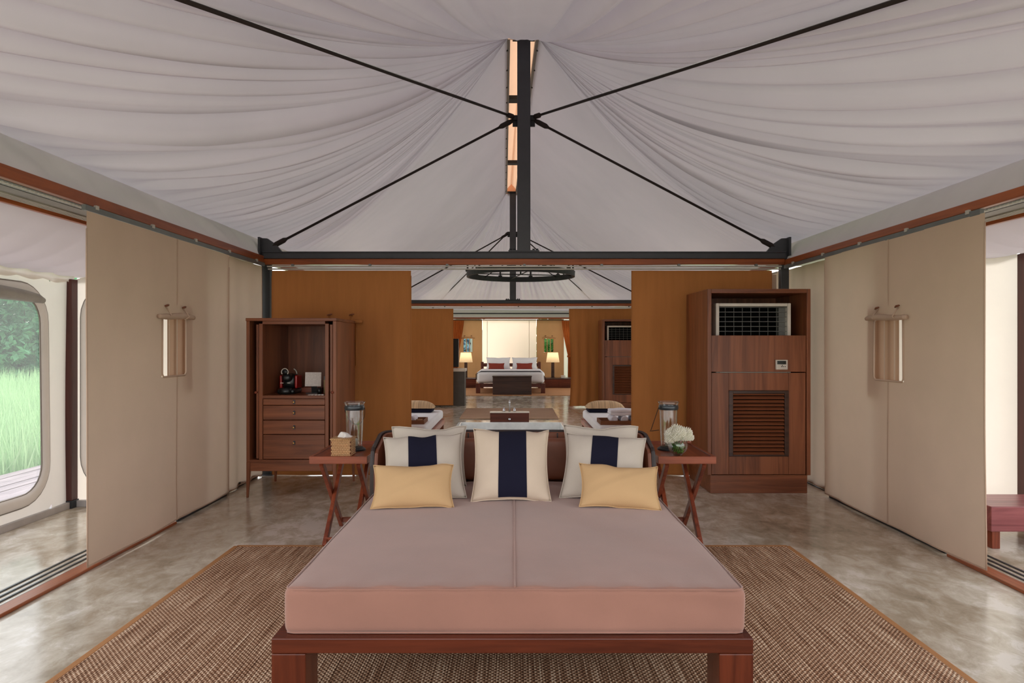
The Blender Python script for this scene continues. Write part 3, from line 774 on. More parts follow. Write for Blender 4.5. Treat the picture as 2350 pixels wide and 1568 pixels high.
def veranda(side, xo, ret_y, top, label, post_y):
    """side -1 left / 1 right; outer wall line xo, return wall at ret_y"""
    nm = 'left' if side < 0 else 'right'
    x_in = XL-0.32 if side < 0 else XR+0.32; x_rt = XL-0.06 if side < 0 else XR+0.06
    wr = structure('wall_'+nm, label=label)
    L = ret_y-YN; H = top
    pl = lambda a, z: (xo+0.008*math.sin(a*7+z*2), YN+a, 0.04+z*(H-0.04)/H)
    yw1 = (5.05 if side < 0 else 4.62)-YN; wins = [(yw1-1.45, yw1, 0.175, 1.64)]; ys = yw1-1.62
    b = MB(); wall_with_windows(b, L, H, wins, pl, s0=ys)
    b.build('canvas', M['canvas_pale'], wr, smooth=False)
    MB().box(xo-0.02, xo+0.03, YN, ret_y, 0.0, 0.05).build('base_rail', M['base_alu'], wr, bevel=0.003)
    k = 0
    for (a0, a1, z0, z1) in wins:
        k += 1
        w_ = structure('window_%d' % (k if side < 0 else k+2), label='rounded veranda window in the %s outer canvas wall' % nm)
        frame_ribbon(w_, 'window_frame', lambda off: [Vector(pl(a, z)) for a, z in rounded_loop(a0-off, a1+off, z0-off, z1+off, 0.2+off, 7)], Vector((-side, 0, 0)))
        rl = MB(); m_ = 20
        rl.tube([(xo-side*(0.04+0.01*math.sin(PI*i/m_)), YN+lerp(a0+0.02, a1-0.02, i/m_), z1-0.03+0.035*math.sin(PI*i/m_)**0.5) for i in range(m_+1)],
                [0.02+0.03*math.sin(PI*i/m_)**0.4 for i in range(m_+1)], 10)
        rl.build('rolled_blind', M['grille'], w_, smooth=True)
        pn = MB(); lp = rounded_loop(a0, a1, z0, z1, 0.2); pn.add([Vector(pl(a, z))+Vector((side*0.004, 0, 0)) for a, z in lp], [tuple(range(len(lp)))]); pn.build('pane', M['vinyl'], w_)
    # return wall
    x0, x1 = (xo, x_rt) if side < 0 else (x_rt, xo)
    b = MB(); b.grid(lambda u, v: (lerp(x0, x1, u), ret_y+0.015*math.sin(u*14)*(1-v*0.5), 0.04+lerp(0, lerp(top, 2.06, u if side < 0 else 1-u)-0.04, v)), 30, 20)
    b.build('return_canvas', M['canvas_pale'], wr, smooth=True)
    MB().box(x0, x1, ret_y-0.025, ret_y+0.02, 0.0, 0.05).build('base_rail', M['base_alu'], wr, bevel=0.003)
    if side < 0:
        frame_ribbon(wr, 'panel_frame', lambda off: [Vector((a, ret_y-0.02, z)) for a, z in rounded_loop(-3.33-off, -2.62+off, 0.20-off, 1.70+off, 0.2+off)], Vector((0, -1, 0)))
    p = MB(); p.box(xo-0.04, xo+0.04, post_y-0.04, post_y+0.04, 0.06, top); po = p.build('post', M['post'], wr, bevel=0.004)
    MB().box(xo-0.045, xo+0.045, post_y-0.045, post_y+0.045, 0.0, 0.06).build('post_shoe', M['iron'], wr)
    # low canvas ceiling of the veranda
    cn = 'ceiling_'+nm
    c = MB()
    c.grid(lambda u, v: (lerp(x_in, xo-0.02 if side < 0 else xo+0.02, v), lerp(3.25 if side < 0 else 3.0, ret_y+0.05, u), lerp(2.075, top+0.02, v)-0.10*math.sin(PI*v)*1.0+0.035*v*abs(math.sin(u*L*PI/0.72+0.4))*-1+0.035*v), 90, 10)
    tag(c.build(cn, M['roof'], smooth=True), 'sagging canvas veranda ceiling on the %s' % nm, kind='structure')
    sc = MB(); sc.grid(lambda u, v: (xo-side*(0.015+0.006*math.sin(u*60)), lerp(3.25 if side < 0 else 3.0, ret_y, u), top+0.03-0.05*v-0.02*v*abs(math.sin(u*L*PI/0.72+0.4))), 90, 2)
    sc.build('scalloped_edge', M['canvas_pale'], wr, smooth=True)
veranda(-1, -3.50, 5.43, 1.80, 'pale canvas outer wall of the left veranda', 5.39)
veranda(1, 3.74, 5.02, 1.95, 'pale canvas outer wall of the right veranda', 4.97)

pb = structure('wall_back', label='added pale canvas as bright backdrop behind the far bedroom corners')  # added sheets that turn sunlit white in the corner gaps
for x0, x1 in ((-3.0, -1.86), (1.60, 3.2)):
    MB().grid(lambda u, v: (lerp(x0, x1, u), 22.3+0.02*math.sin(u*12), 2.3*v), 20, 8).build('backdrop_canvas', M['canvas_pale'], pb, smooth=True)
# side walls of the two further rooms, with open gaps for the daylight there
for side in (-1, 1):
    nm = 'left' if side < 0 else 'right'
    x = XL-0.02 if side < 0 else XR+0.02
    segs = [(6.80, 8.2), (10.9, 13.9), (14.2, 16.4), (19.0, 20.9)]
    for i, (a, b_) in enumerate(segs):
        wlab = ['bathroom side canvas near the first partition on the %s', 'bathroom side canvas near the far partition on the %s',
                'bedroom side canvas near the partition on the %s', 'bedroom side canvas by the bed on the %s'][i] % nm
        if side < 0:
            curtain_panel('canvas_curtain', wlab, (x, a, 0.03), PI/2, b_-a, 2.0, canv, wave=(0.01, 0.4, 0.2), seed=50+i)
        else:
            curtain_panel('canvas_curtain', wlab, (x, b_, 0.03), -PI/2, b_-a, 2.0, canv, wave=(0.01, 0.4, 0.2), seed=60+i)

# ------------------------------------------------------------------ air conditioner cabinets
def ac_cabinet(loc, label, label_ac, grp, grp2):
    r = thing('tall_cabinet', label, 'cabinet', loc, 0, grp)
    W, D, H = 0.89, 0.72, 1.767
    MB().box(0, 0.034, 0, D, 0.158, H).build('side_panel', M['cab_z'], r, bevel=0.003)
    MB().box(W-0.034, W, 0, D, 0.158, H).build('side_panel', M['cab_z'], r, bevel=0.003)
    MB().box(0.034, W-0.034, 0, D, H-0.037, H).build('top_panel', M['cab_x'], r, bevel=0.003)
    MB().box(0.034, W-0.034, D-0.02, D, 0.16, H-0.037).build('back_panel', M['cab_z'], r)
    MB().box(0.026, W-0.024, 0.012, D, 0.0, 0.158).build('plinth', M['cab_x'], r, bevel=0.003)
    up = MB().box(0.036, W-0.036, 0.012, 0.032, 1.050, 1.365).build('upper_panel', M['cab_z'], r, bevel=0.002)
    door = thing('door', None, None, (0, 0, 0)); door.parent = r
    d = MB(); d.box(0.038, 0.186, 0.010, 0.032, 0.163, 1.041); d.box(W-0.186, W-0.040, 0.010, 0.032, 0.163, 1.041)
    d.box(0.187, W-0.187, 0.011, 0.032, 0.889, 1.041); d.box(0.187, W-0.187, 0.011, 0.032, 0.163, 0.318)
    d.build('door_frame', M['cab_z'], door, bevel=0.002)
    lf = MB()
    for (a0, a1, c0, c1) in ((0.186, 0.222, 0.320, 0.888), (W-0.222, W-0.186, 0.320, 0.888), (0.222, W-0.222, 0.862, 0.888), (0.222, W-0.222, 0.320, 0.334)):
        lf.box(a0, a1, 0.004, 0.03, c0, c1)
    lf.build('louvre_frame', M['dark_wood'], door, bevel=0.002)
    n = 17
    sm = None
    for i in range(n):
        z = 0.345+i*(0.515/(n-1))
        s_ = MB()
        s_.obox((0, 0, 0), (W-0.446, 0.030, 0.009), (math.radians(40), 0, 0))
        if sm is None:
            o = s_.build('slat', M['cab_x'], door, bevel=0.002, loc=(W/2, 0.02, z)); sm = o
        else:
            o = sm.copy(); COL.objects.link(o); o.parent = door; o.location = (W/2, 0.02, z)
    MB().box(0.2, W-0.2, 0.045, 0.05, 0.31, 0.90).build('louvre_shade_sheet', M['void'], door)  # dark sheet in place of the shade behind the slats
    cp = MB().box(0.587, 0.688, -0.012, 0.012, 1.070, 1.155).build('control_panel', M['white_plastic'], r, bevel=0.004)
    MB().box(0.596, 0.672, -0.0145, -0.011, 1.116, 1.146).build('screen', M['screen'], cp)
    for bx_, bz_ in ((0.640, 1.106), (0.634, 1.096), (0.648, 1.096), (0.664, 1.096)):
        MB().box(bx_-0.004, bx_+0.004, -0.0145, -0.011, bz_-0.003, bz_+0.003).build('button', M['screen'], cp)
    # the unit inside
    a = thing('air_conditioner', label_ac, 'air conditioner', (loc[0]+0.09, loc[1]+0.06, loc[2]+0.18), 0, grp2)
    w2, z0, z1 = 0.655, 0.0, 1.467
    z_g = 0.90
    cs = MB(); cs.box(0, 0.03, 0, 0.4, z0, z1); cs.box(w2-0.03, w2, 0, 0.4, z0, z1); cs.box(0.03, w2-0.03, 0, 0.4, z1-0.028, z1); cs.box(0.03, w2-0.03, 0.0, 0.4, z0, z_g)
    cs.build('casing', M['white_plastic'], a, bevel=0.006)
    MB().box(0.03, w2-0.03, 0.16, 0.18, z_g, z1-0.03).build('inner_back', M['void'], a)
    for i in range(7):
        z = 1.18+0.042*i
        o = MB().obox((w2/2, 0.03, z), (w2-0.06, 0.022, 0.004), (math.radians(-4), 0, 0)).build('grille_slat', M['vent'], a)
    for i in range(7):
        x = 0.03+0.075*(i+0.9); MB().box(x-0.0015, x+0.0015, 0.05, 0.056, 1.15, z1-0.03).build('grille_wire', M['vent'], a)
    MB().box(w2-0.085, w2-0.032, 0.06, 0.10, 1.14, z1-0.03).build('side_vane', M['vent'], a)
    return r, a
ac_cabinet((1.680, 5.89, 0), 'tall teak cabinet with louvred door standing by the right canvas wall', 'white grilled air conditioner inside the near tall teak cabinet', 'tall air conditioner cabinets', 'grilled air conditioners')
ac_cabinet((1.735, 13.15, 0), 'tall teak cabinet seen through the partition gap, right of the bath', 'white grilled air conditioner inside the far cabinet beyond the partition', 'tall air conditioner cabinets', 'grilled air conditioners')

# ------------------------------------------------------------------ drawer cabinet with retracted pocket doors
r = thing('drawer_cabinet', 'brown wooden drawer cabinet with open niche, at the left canvas wall', 'cabinet', (-2.238, 5.73, 0))
W, D, H = 0.753, 0.69, 1.509
leg_h = 0.303
for x in (0.0, W-0.03):
    for y in (0.0, D-0.03):
        s_ = 1 if x == 0 else -1
        l = MB(); xo_ = x; 
        vs = []
        for z, k in ((0.0, 0.55), (0.24, 1.0), (0.30, 1.0)):
            wd = 0.03*k; xx = x if x == 0 else x+0.03-wd
            yy = y if y == 0 else y+0.03-wd
            vs += [(xx, yy, z), (xx+wd, yy, z), (xx+wd, yy+wd, z), (xx, yy+wd, z)]
        fs = [(3, 2, 1, 0), (8, 9, 10, 11)]
        for q in (0, 4):
            for i in range(4): fs.append((q+i, q+(i+1) % 4, q+4+(i+1) % 4, q+4+i))
        l.add(vs, fs); l.build('leg', M['cab_z'], r, bevel=0.002)
MB().box(0, 0.028, 0, D, 0.30, H-0.025).build('side_panel', M['cab_z'], r, bevel=0.003)
MB().box(W-0.028, W, 0, D, 0.30, H-0.025).build('side_panel', M['cab_z'], r, bevel=0.003)
MB().box(-0.004, W+0.004, -0.006, D, H-0.025, H).build('top', M['cab_x'], r, bevel=0.003)
MB().box(0.028, W-0.028, D-0.015, D, 0.30, H-0.025).build('back_panel', M['cab_z'], r)
MB().box(0.03, W-0.03, 0.004, 0.026, 0.222, 0.300).build('base_rail', M['cab_x'], r, bevel=0.003)
MB().box(0.028, W-0.028, 0.0, D, 0.300, 0.318).build('bottom_panel', M['cab_x'], r)
for x in (0.102, 0.658):
    MB().box(x, x+0.030, 0.012, D-0.02, 0.318, 1.462).build('divider', M['cab_z'], r, bevel=0.002)
MB().box(0.132, 0.658, 0.012, D-0.02, 1.458, 1.484).build('niche_top', M['cab_x'], r)
MB().box(0.132, 0.658, 0.010, D-0.02, 0.831, 0.858).build('shelf', M['cab_x'], r, bevel=0.002)
for (z0, z1) in ((0.777, 0.828), (0.653, 0.772), (0.531, 0.648), (0.322, 0.526)):
    d = MB().box(0.136, 0.655, 0.016, 0.40, z0, z1).build('drawer', M['cab_x'], r, bevel=0.003)
    k = MB(); zc = (z0+z1)/2+(0.035 if z1-z0 > 0.15 else 0.0)
    k.obox((0.398, 0.014, zc), (0.016, 0.006, 0.034)); k.build('escutcheon', M['iron'], d, bevel=0.002)
    k = MB(); k.lathe([(0.004, 0), (0.005, 0.010), (0.009, 0.016), (0.009, 0.021), (0.005, 0.024)], 12); k.build('pull', M['brass'], d, smooth=True, loc=(0.398, 0.012, zc), rot=(PI/2, 0, 0))
for x, kx in ((0.036, -0.006), (0.706, 0.725)):
    d = MB().box(x+(0.040 if x < 0.3 else -0.008), x+(0.060 if x < 0.3 else 0.012), 0.02, 0.56, 0.325, 1.455).build('pocket_door', M['cab_z'], r, bevel=0.002)
    k = MB(); k.lathe([(0.006, 0), (0.005, 0.02), (0.012, 0.034), (0.010, 0.042)], 12)
    k.build('knob', M['red_z'], d, smooth=True, loc=(x+(0.05 if x < 0.3 else 0.002), 0.02, 0.885), rot=(PI/2, 0, 0) if x < 0.3 else (PI/2, 0, 0.5))

sh = 0.858
# coffee machine
cm = thing('coffee_machine', 'small black and red coffee machine in the cabinet niche', 'coffee machine', (-1.960, 5.90, sh))
b = MB(); b.round_box(0, 0.10, 0.0, 0.150, 0.24, 0.045, 0.02, 3); b.build('base', M['black_plastic'], cm, smooth=True)
b = MB(); b.round_box(0, 0.13, 0.04, 0.125, 0.16, 0.135, 0.05, 4); b.build('body', M['black_plastic'], cm, smooth=True)
for k in (-1, 1):
    b = MB(); b.round_box(k*0.066, 0.13, 0.045, 0.022, 0.15, 0.115, 0.010, 3); tag(b.build('side_cover', M['red_plastic'], cm, smooth=True), 'red side cover')
b = MB(); b.round_box(0, 0.05, 0.105, 0.075, 0.13, 0.07, 0.03, 4); b.build('brew_head', M['black_plastic'], cm, smooth=True)
b = MB(); b.lathe([(0.0, 0), (0.050, 0), (0.054, 0.02), (0.054, 0.05), (0.04, 0.055)], 20); b.build('drip_cup', M['black_plastic'], cm, smooth=True, loc=(0, -0.01, 0.0))
t_ = MB(); t_.tube([(0.029*math.cos(a), 0, 0.029*math.sin(a)) for a in [math.radians(-40+i*13) for i in range(21)]], 0.004, 6)
t_.build('lever_ring', M['white_plastic'], cm, smooth=True, loc=(-0.005, -0.018, 0.192))
b = MB(); b.lathe([(0.0, 0), (0.024, 0), (0.024, 0.03), (0.0, 0.032)], 16); b.build('lever_hub', M['black_plastic'], cm, smooth=True, loc=(-0.005, 0.012, 0.192), rot=(PI/2, 0, 0))
t_ = MB(); t_.tube([(0.05*math.cos(a), 0, 0.05*math.sin(a)) for a in [math.radians(0+i*7) for i in range(10)]], 0.005, 6)
t_.build('handle_arc', M['alu'], cm, smooth=True, loc=(0.015, 0.09, 0.170))
for k in (-1, 1):
    MB().box(k*0.03-0.012, k*0.03+0.012, -0.022, -0.014, 0.094, 0.099).build('badge', M['white_plastic'], cm)
# menu card on a stand
c_ = thing('menu_card', 'white printed card standing in the cabinet niche, right of the coffee machine', 'card', (-1.742, 5.955, sh), 0)
MB().obox((0, 0.0, 0.125), (0.140, 0.003, 0.122), (math.radians(-6), 0, 0)).build('sheet', M['card'], c_)
MB().obox((0, 0.03, 0.06), (0.05, 0.004, 0.126), (math.radians(10), 0, 0)).build('stand', M['black_plastic'], c_)
MB().box(-0.06, 0.06, -0.012, 0.05, 0, 0.006).build('stand_foot', M['black_plastic'], c_)
c_ = thing('wooden_tray', 'low wooden tray behind the printed card in the niche', 'tray', (-1.80, 6.10, sh))
MB().box(-0.11, 0.09, 0, 0.012, 0, 0.042).build('front_wall', M['red_x'], c_); MB().box(-0.11, 0.09, 0.12, 0.132, 0, 0.042).build('back_wall', M['red_x'], c_)
MB().box(-0.11, -0.10, 0.012, 0.12, 0, 0.042).build('end_wall', M['red_y'], c_); MB().box(0.08, 0.09, 0.012, 0.12, 0, 0.042).build('end_wall', M['red_y'], c_)
MB().box(-0.10, 0.08, 0.012, 0.12, 0, 0.006).build('tray_bottom', M['red_x'], c_)
c_ = thing('cup', 'black cup beside the printed card in the niche', 'cup', (-1.672, 5.90, sh))
b = MB(); b.lathe([(0.0, 0), (0.018, 0), (0.020, 0.055), (0.018, 0.055), (0.016, 0.005), (0.0, 0.004)], 14, cap=False); b.build('body', M['black_plastic'], c_, smooth=True)
c_ = thing('packet', 'khaki paper packet at the right end of the niche', 'packet', (-1.636, 5.97, sh))
MB().box(-0.016, 0.016, -0.015, 0.02, 0, 0.12).build('pouch', M['kraft'], c_, bevel=0.004)
MB().box(-0.016, 0.016, -0.001, 0.004, 0.12, 0.15).build('folded_top', M['black_plastic'], c_)
for i in range(5):
    x = -1.715+0.026*i
    o = MB(); o.obox((0, 0, 0.0025), (0.020, 0.055, 0.004), (0, 0, -0.25+0.1*i)); o.obox((0, 0.0, 0.005), (0.012, 0.02, 0.001), (0, 0, -0.25+0.1*i))
    tag(o.build('sachet', M['paper'], loc=(x, 5.79, sh), bevel=0.001), ['leftmost white sachet in the row along the niche front', 'second white sachet from the left along the niche front', 'middle white sachet of the row along the niche front', 'fourth white sachet from the left along the niche front', 'rightmost white sachet in the row along the niche front'][i], 'sachet', 'white sachets in a row on the niche shelf')

# ------------------------------------------------------------------ rug and daybed
r = thing('sisal_rug', 'large brown woven sisal rug under the daybed', 'rug', (0, 0, 0))
MB().box(-1.735, 1.725, 0.72, 4.31, 0.0015, 0.012).build('weave', M['sisal'], r)
ed = MB()
for (a, c) in (((-1.75, 0.70), (-1.75, 4.325)), ((-1.75, 4.325), (1.74, 4.325)), ((1.74, 4.325), (1.74, 0.70)), ((1.74, 0.70), (-1.75, 0.70))):
    ed.bar((a[0], a[1], 0.007), (c[0], c[1], 0.007), 0.034, 0.0115, (c[1]-a[1], a[0]-c[0], 0))
ed.build('edge_binding', M['sisal_edge'], r, bevel=0.004)

bed = thing('daybed', 'large mahogany daybed with a mauve mattress and curved leather back', 'daybed', (0, 0, 0.012))
fx0, fx1, fy0, fy1 = -0.825, 0.822, 2.33, 4.27
zt = 0.273
MB().box(fx0, fx1, fy0, fy0+0.115, zt-0.052, zt).build('front_rail', M['bed_x'], bed, bevel=0.004)
MB().box(fx0, fx1, fy1-0.10, fy1, zt-0.052, zt).build('back_rail', M['bed_x'], bed, bevel=0.004)
for x in (fx0, fx1-0.10): MB().box(x, x+0.10, fy0+0.116, fy1-0.101, zt-0.052, zt).build('side_rail', M['bed_y'], bed, bevel=0.004)
MB().box(fx0+0.10, fx1-0.10, fy0+0.115, fy1-0.10, zt-0.03, zt-0.006).build('platform', M['bed_x'], bed)
for x in (fx0, fx1-0.117):
    for y in (fy0, fy1-0.15): MB().box(x, x+0.117, y, y+0.15, 0, zt-0.053).build('leg', M['bed_z'], bed, bevel=0.004)
# mattress
def wrinkle(p):
    q = Vector(p)
    top = sstep(0.36, 0.43, q.z)
    edge = math.exp(-((q.y-2.38)/0.07)**2)
    q.z += top*(0.006*math.sin(PI*max(0, min(1, (q.x+0.8)/1.6)))+0.0035*edge*math.sin(q.x*38+3*n1(q.x*4))+0.003*n1(q.x*5+q.y*3, 8))
    q.y += (1-top)*0.004*n1(q.x*4+q.z*14, 4)*(1 if q.y < 2.6 else 0)
    q.x *= 1+0.004*math.sin(PI*max(0, min(1, (q.z-0.29)/0.15)))
    return q
mt = MB(); mt.round_box(0.007, 3.287, 0.274, 1.600, 1.850, 0.156, 0.022, 40, wrinkle)
mo = mt.build('mattress', M['mauve'], bed, smooth=True)
MB().box(0.0035, 0.0105, 2.372, 4.21, 0.4305, 0.4375).build('centre_seam', M['mauve'], mo, bevel=0.003)
for zz in (0.278, 0.426):
    pp = MB(); a0, a1, c0, c1 = -0.790, 0.804, 2.366, 4.208
    pp.tube([(a0, c1, zz), (a0, c0+0.03, zz), (a0+0.008, c0+0.008, zz), (a0+0.03, c0, zz), (a1-0.03, c0, zz), (a1-0.008, c0+0.008, zz), (a1, c0+0.03, zz), (a1, c1, zz)], 0.004, 8)
    pp.build('piping', M['mauve'], mo, smooth=True)
# curved leather back that wraps round both sides
def back_path():
    pts = []
    xh = 0.832; yb = 4.335; yf = 3.97; rad = 0.12
    pts += [(-xh, lerp(yf, yb-rad, i/10)) for i in range(10)]
    pts += [(-xh+rad-rad*math.cos(a), yb-rad+rad*math.sin(a)) for a in [PI/2*i/8 for i in range(9)]]
    pts += [(lerp(-xh+rad, xh-rad, i/14), yb) for i in range(1, 14)]
    pts += [(xh-rad+rad*math.sin(a), yb-rad+rad*math.cos(a)) for a in [PI/2*i/8 for i in range(9)]]
    pts += [(xh, lerp(yb-rad, yf, i/10)) for i in range(1, 11)]
    return pts
bpth = back_path()
def bz(y):      # top line: high at the back, stepping down and rounding at the front ends
    k = sstep(3.97, 4.30, y); z = lerp(0.672, 0.736, k)
    if y < 4.03: z -= 0.10*(1-math.sqrt(max(0, 1-((4.03-y)/0.06)**2)))
    return z
def shell(off, z0, thick, dz):
    b = MB(); n = len(bpth); vs = []
    for i, (x, y) in enumerate(bpth):
        tx = Vector((bpth[min(i+1, n-1)][0]-bpth[max(i-1, 0)][0], bpth[min(i+1, n-1)][1]-bpth[max(i-1, 0)][1], 0)).normalized()
        nn = Vector((tx.y, -tx.x, 0))      # points inward
        for s_, zz in ((off, z0), (off, bz(y)+dz-0.006), (off+thick*0.5, bz(y)+dz), (off+thick, bz(y)+dz-0.006), (off+thick, z0)):
            p = Vector((x, y, zz))+nn*s_; vs.append(p)
    fs = []
    for i in range(n-1):
        for k in range(4): fs.append((i*5+k, (i+1)*5+k, (i+1)*5+k+1, i*5+k+1))
        fs.append((i*5+4, (i+1)*5+4, (i+1)*5, i*5))
    fs.append((4, 3, 2, 1, 0)); fs.append(tuple((n-1)*5+k for k in range(5)))
    return b.add(vs, fs)
bk = shell(0.0, 0.10, 0.022, 0.0).build('back_shell', M['dark_leather'], bed, smooth=False)
bk2 = shell(0.023, 0.30, 0.02, -0.012).build('back_lining', M['leather'], bed, smooth=False)
for x in (-0.28, 0.28): MB().box(x-0.004, x+0.004, 4.287, 4.292, 0.44, 0.72).build('lining_seam', M['dark_leather'], bk2)
pad = MB(); pad.round_box(0.0, 4.235, 0.436, 1.36, 0.06, 0.26, 0.03, 8); pad.build('back_cushion', M['leather'], bed, smooth=True)

# ------------------------------------------------------------------ cushions on the daybed
def cushion(name, label, w_, h_, th, loc, lean, rz, mat, stripe=None, group=None, roll=0.0, seed=0, cat='cushion', stripe_mat=None):
    """stands on its lower edge; loc = middle of the lower edge; lean = backward tilt"""
    o = thing(name, label, cat, loc, 0, group); o.rotation_euler = Euler((lean, roll, rz), 'XYZ')
    o.rotation_mode = 'XYZ'
    def surf(u, v, sgn, extra=0.0, lift=0.0):
        a, b_ = 2*u-1, 2*v-1
        pin = 0.085
        x = a*w_/2*(1-pin*(1-b_**2)*abs(a)**1.5); z = b_*h_/2*(1-pin*(1-a**2)*abs(b_)**1.5)
        t_ = th/2*((1-abs(a)**2.6)*(1-abs(b_)**2.6))**0.62
        t_ *= 1+0.10*n1(a*2.1+b_*1.3, seed)+0.05*n1(b_*4-a*3, seed+1)
        cr = (abs(a)*abs(b_))**6
        y = -sgn*(t_+lift)+0.010*n1(a*3+seed, seed+3)*abs(b_)**3
        z += -0.012*(1-abs(a))*0 + 0.022*h_*n1(a*2.6, seed+4)*max(0, b_)**2
        return Vector((x, y, z+h_/2*0.96))
    b = MB(); n = 26
    b.grid(lambda u, v: surf(u, v, 1), n, n); b.grid(lambda u, v: surf(1-u, v, -1), n, n)
    b.merge_needed = True
    b.build('cover', mat, o, smooth=True)
    if stripe:
        s0, s1 = stripe
        for sg in (1,):
            q = MB(); q.grid(lambda u, v: surf(lerp(s0, s1, u), 0.012+0.976*v, sg, 0, 0.0022), 10, 26)
            tag(q.build('stripe', stripe_mat or M['navy'], o, smooth=True), 'navy centre stripe')
    pp = MB(); per = []
    for i in range(20): per.append(surf(i/20, 0, 1))
    for i in range(20): per.append(surf(1, i/20, 1))
    for i in range(20): per.append(surf(1-i/20, 1, 1))
    for i in range(21): per.append(surf(0, 1-i/20, 1))
    pp.tube(per, 0.003, 6, caps=False); pp.build('edge_piping', mat, o, smooth=True)
    return o
mtz = 0.450
cg = 'striped cushions on the daybed'
R_ = math.radians
cushion('throw_cushion', 'plain oatmeal cushion tucked behind the left striped cushion', 0.45, 0.362, 0.11, (-0.50, 4.04, mtz), R_(-16), R_(4), M['linen'], None, cg, seed=3)
cushion('throw_cushion', 'oatmeal cushion with navy stripe at the left of the daybed', 0.455, 0.425, 0.14, (-0.478, 3.70, mtz), R_(-41), R_(8), M['linen'], (0.31, 0.66), cg, roll=R_(-1), seed=5)
cushion('throw_cushion', 'cream cushion with navy stripe alone in the middle of the daybed', 0.43, 0.445, 0.16, (-0.01, 3.66, mtz), R_(-37), R_(0), M['cream_linen'], (0.34, 0.70), cg, seed=8)
cushion('throw_cushion', 'plain oatmeal cushion tucked behind the right striped cushion', 0.45, 0.365, 0.11, (0.525, 4.04, mtz), R_(-16), R_(-4), M['linen'], None, cg, seed=11)
cushion('throw_cushion', 'oatmeal cushion with navy stripe at the right of the daybed', 0.46, 0.425, 0.14, (0.480, 3.69, mtz), R_(-41), R_(-9), M['linen'], (0.34, 0.66), cg, roll=R_(3), seed=13)
cushion('lumbar_cushion', 'mustard lumbar cushion leaning at the left of the daybed', 0.425, 0.255, 0.12, (-0.515, 3.505, mtz), R_(-40), R_(6), M['mustard'], None, 'mustard lumbar cushions', seed=17)
cushion('lumbar_cushion', 'mustard lumbar cushion leaning at the right of the daybed', 0.420, 0.255, 0.12, (0.55, 3.50, mtz), R_(-40), R_(-3), M['mustard'], None, 'mustard lumbar cushions', roll=R_(2.0), seed=19)

# ------------------------------------------------------------------ tray side tables
def side_table(label, x0, grp, flip):
    r = thing('side_table', label, 'side table', (x0, 4.29, 0), 0, grp)
    W, D, H = 0.365, 0.62, 0.583
    for (nm, q, mt) in (('front_rim', (0, W, 0, 0.02, H-0.047, H), 'red_x'), ('back_rim', (0, W, D-0.02, D, H-0.047, H+0.012), 'red_x'),
                        ('side_rim', (0, 0.02, 0.02, D-0.02, H-0.047, H), 'red_y'), ('side_rim', (W-0.02, W, 0.02, D-0.02, H-0.047, H), 'red_y')):
        MB().box(*q).build(nm, M[mt], r, bevel=0.003)
    MB().box(0.02, W-0.02, 0.02, D-0.02, H-0.035, H-0.008).build('tabletop', M['red_y'], r)
    for x in (0.065, W-0.065):
        MB().bar((x, 0.05, H-0.05), (x, D-0.06, 0.012), 0.026, 0.042, (1, 0, 0)).build('leg', M['red_z'], r, bevel=0.003)
        MB().bar((x+(0.027 if x < 0.2 else -0.027), D-0.10, H-0.05), (x+(0.027 if x < 0.2 else -0.027), 0.02, 0.012), 0.026, 0.042, (1, 0, 0)).build('leg', M['red_z'], r, bevel=0.003)
    MB().bar((0.07, D-0.085, 0.05), (W-0.07, D-0.085, 0.05), 0.026, 0.03).build('stretcher', M['red_x'], r, bevel=0.003)
    MB().bar((0.085, 0.045, 0.05), (W-0.085, 0.045, 0.05), 0.02, 0.026).build('stretcher', M['red_x'], r, bevel=0.003)
    return r
side_table('red teak tray table with crossed legs, left of the daybed', -1.281, 'tray side tables', 0)
side_table('red teak tray table with crossed legs, right of the daybed', 0.914, 'tray side tables', 1)
tz = 0.575

def hurricane(label, x, y, handle, grp):
    r = thing('hurricane_lantern', label, 'lantern', (x, y, tz), 0, grp)
    b = MB(); b.lathe([(0.0, 0), (0.074, 0), (0.074, 0.010), (0.062, 0.018), (0.055, 0.024), (0.0, 0.026)], 28, cap=False); b.build('base', M['base'], r, smooth=False, bevel=0.001)
    g_ = MB(); g_.lathe([(0.052, 0.026), (0.056, 0.15), (0.060, 0.285), (0.064, 0.310), (0.072, 0.326), (0.069, 0.327), (0.061, 0.311), (0.057, 0.285), (0.053, 0.15), (0.049, 0.030)], 32, cap=False)
    g_.add([], []); gl = g_.build('glass_shade', M['glass'], r, smooth=True)
    c_ = MB(); c_.lathe([(0.0625, 0.272), (0.066, 0.276), (0.066, 0.298), (0.0635, 0.302), (0.0612, 0.300), (0.0612, 0.274), (0.0625, 0.272)], 28, cap=False); c_.build('collar', M['iron'], r, smooth=True)
    cd = MB(); cd.lathe([(0.0, 0.028), (0.022, 0.028), (0.022, 0.075), (0.018, 0.078), (0.0, 0.078)], 16, cap=False); cd.build('candle', M['petal'], r, smooth=True)
    t_ = MB()
    if handle:
        t_.tube([(-0.066, 0, 0.285), (-0.072, 0, 0.27), (-0.118, 0.0, 0.135), (-0.125, 0.0, 0.125), (-0.115, 0.0, 0.127), (-0.064, 0, 0.133)], 0.0024, 6)
    else:
        t_.tube([(0.068*math.cos(a), 0.068*math.sin(a), 0.286-0.12*math.sin(a)) for a in [PI*i/16 for i in range(17)]], 0.0022, 6)
    t_.build('bail_handle', M['rod'], r, smooth=True)
    return r
hurricane('glass hurricane lantern behind the wicker tissue box on the left table', -1.067, 4.60, False, 'glass hurricane lanterns')
hurricane('glass hurricane lantern behind the white flowers on the right table', 1.053, 4.62, True, 'glass hurricane lanterns')

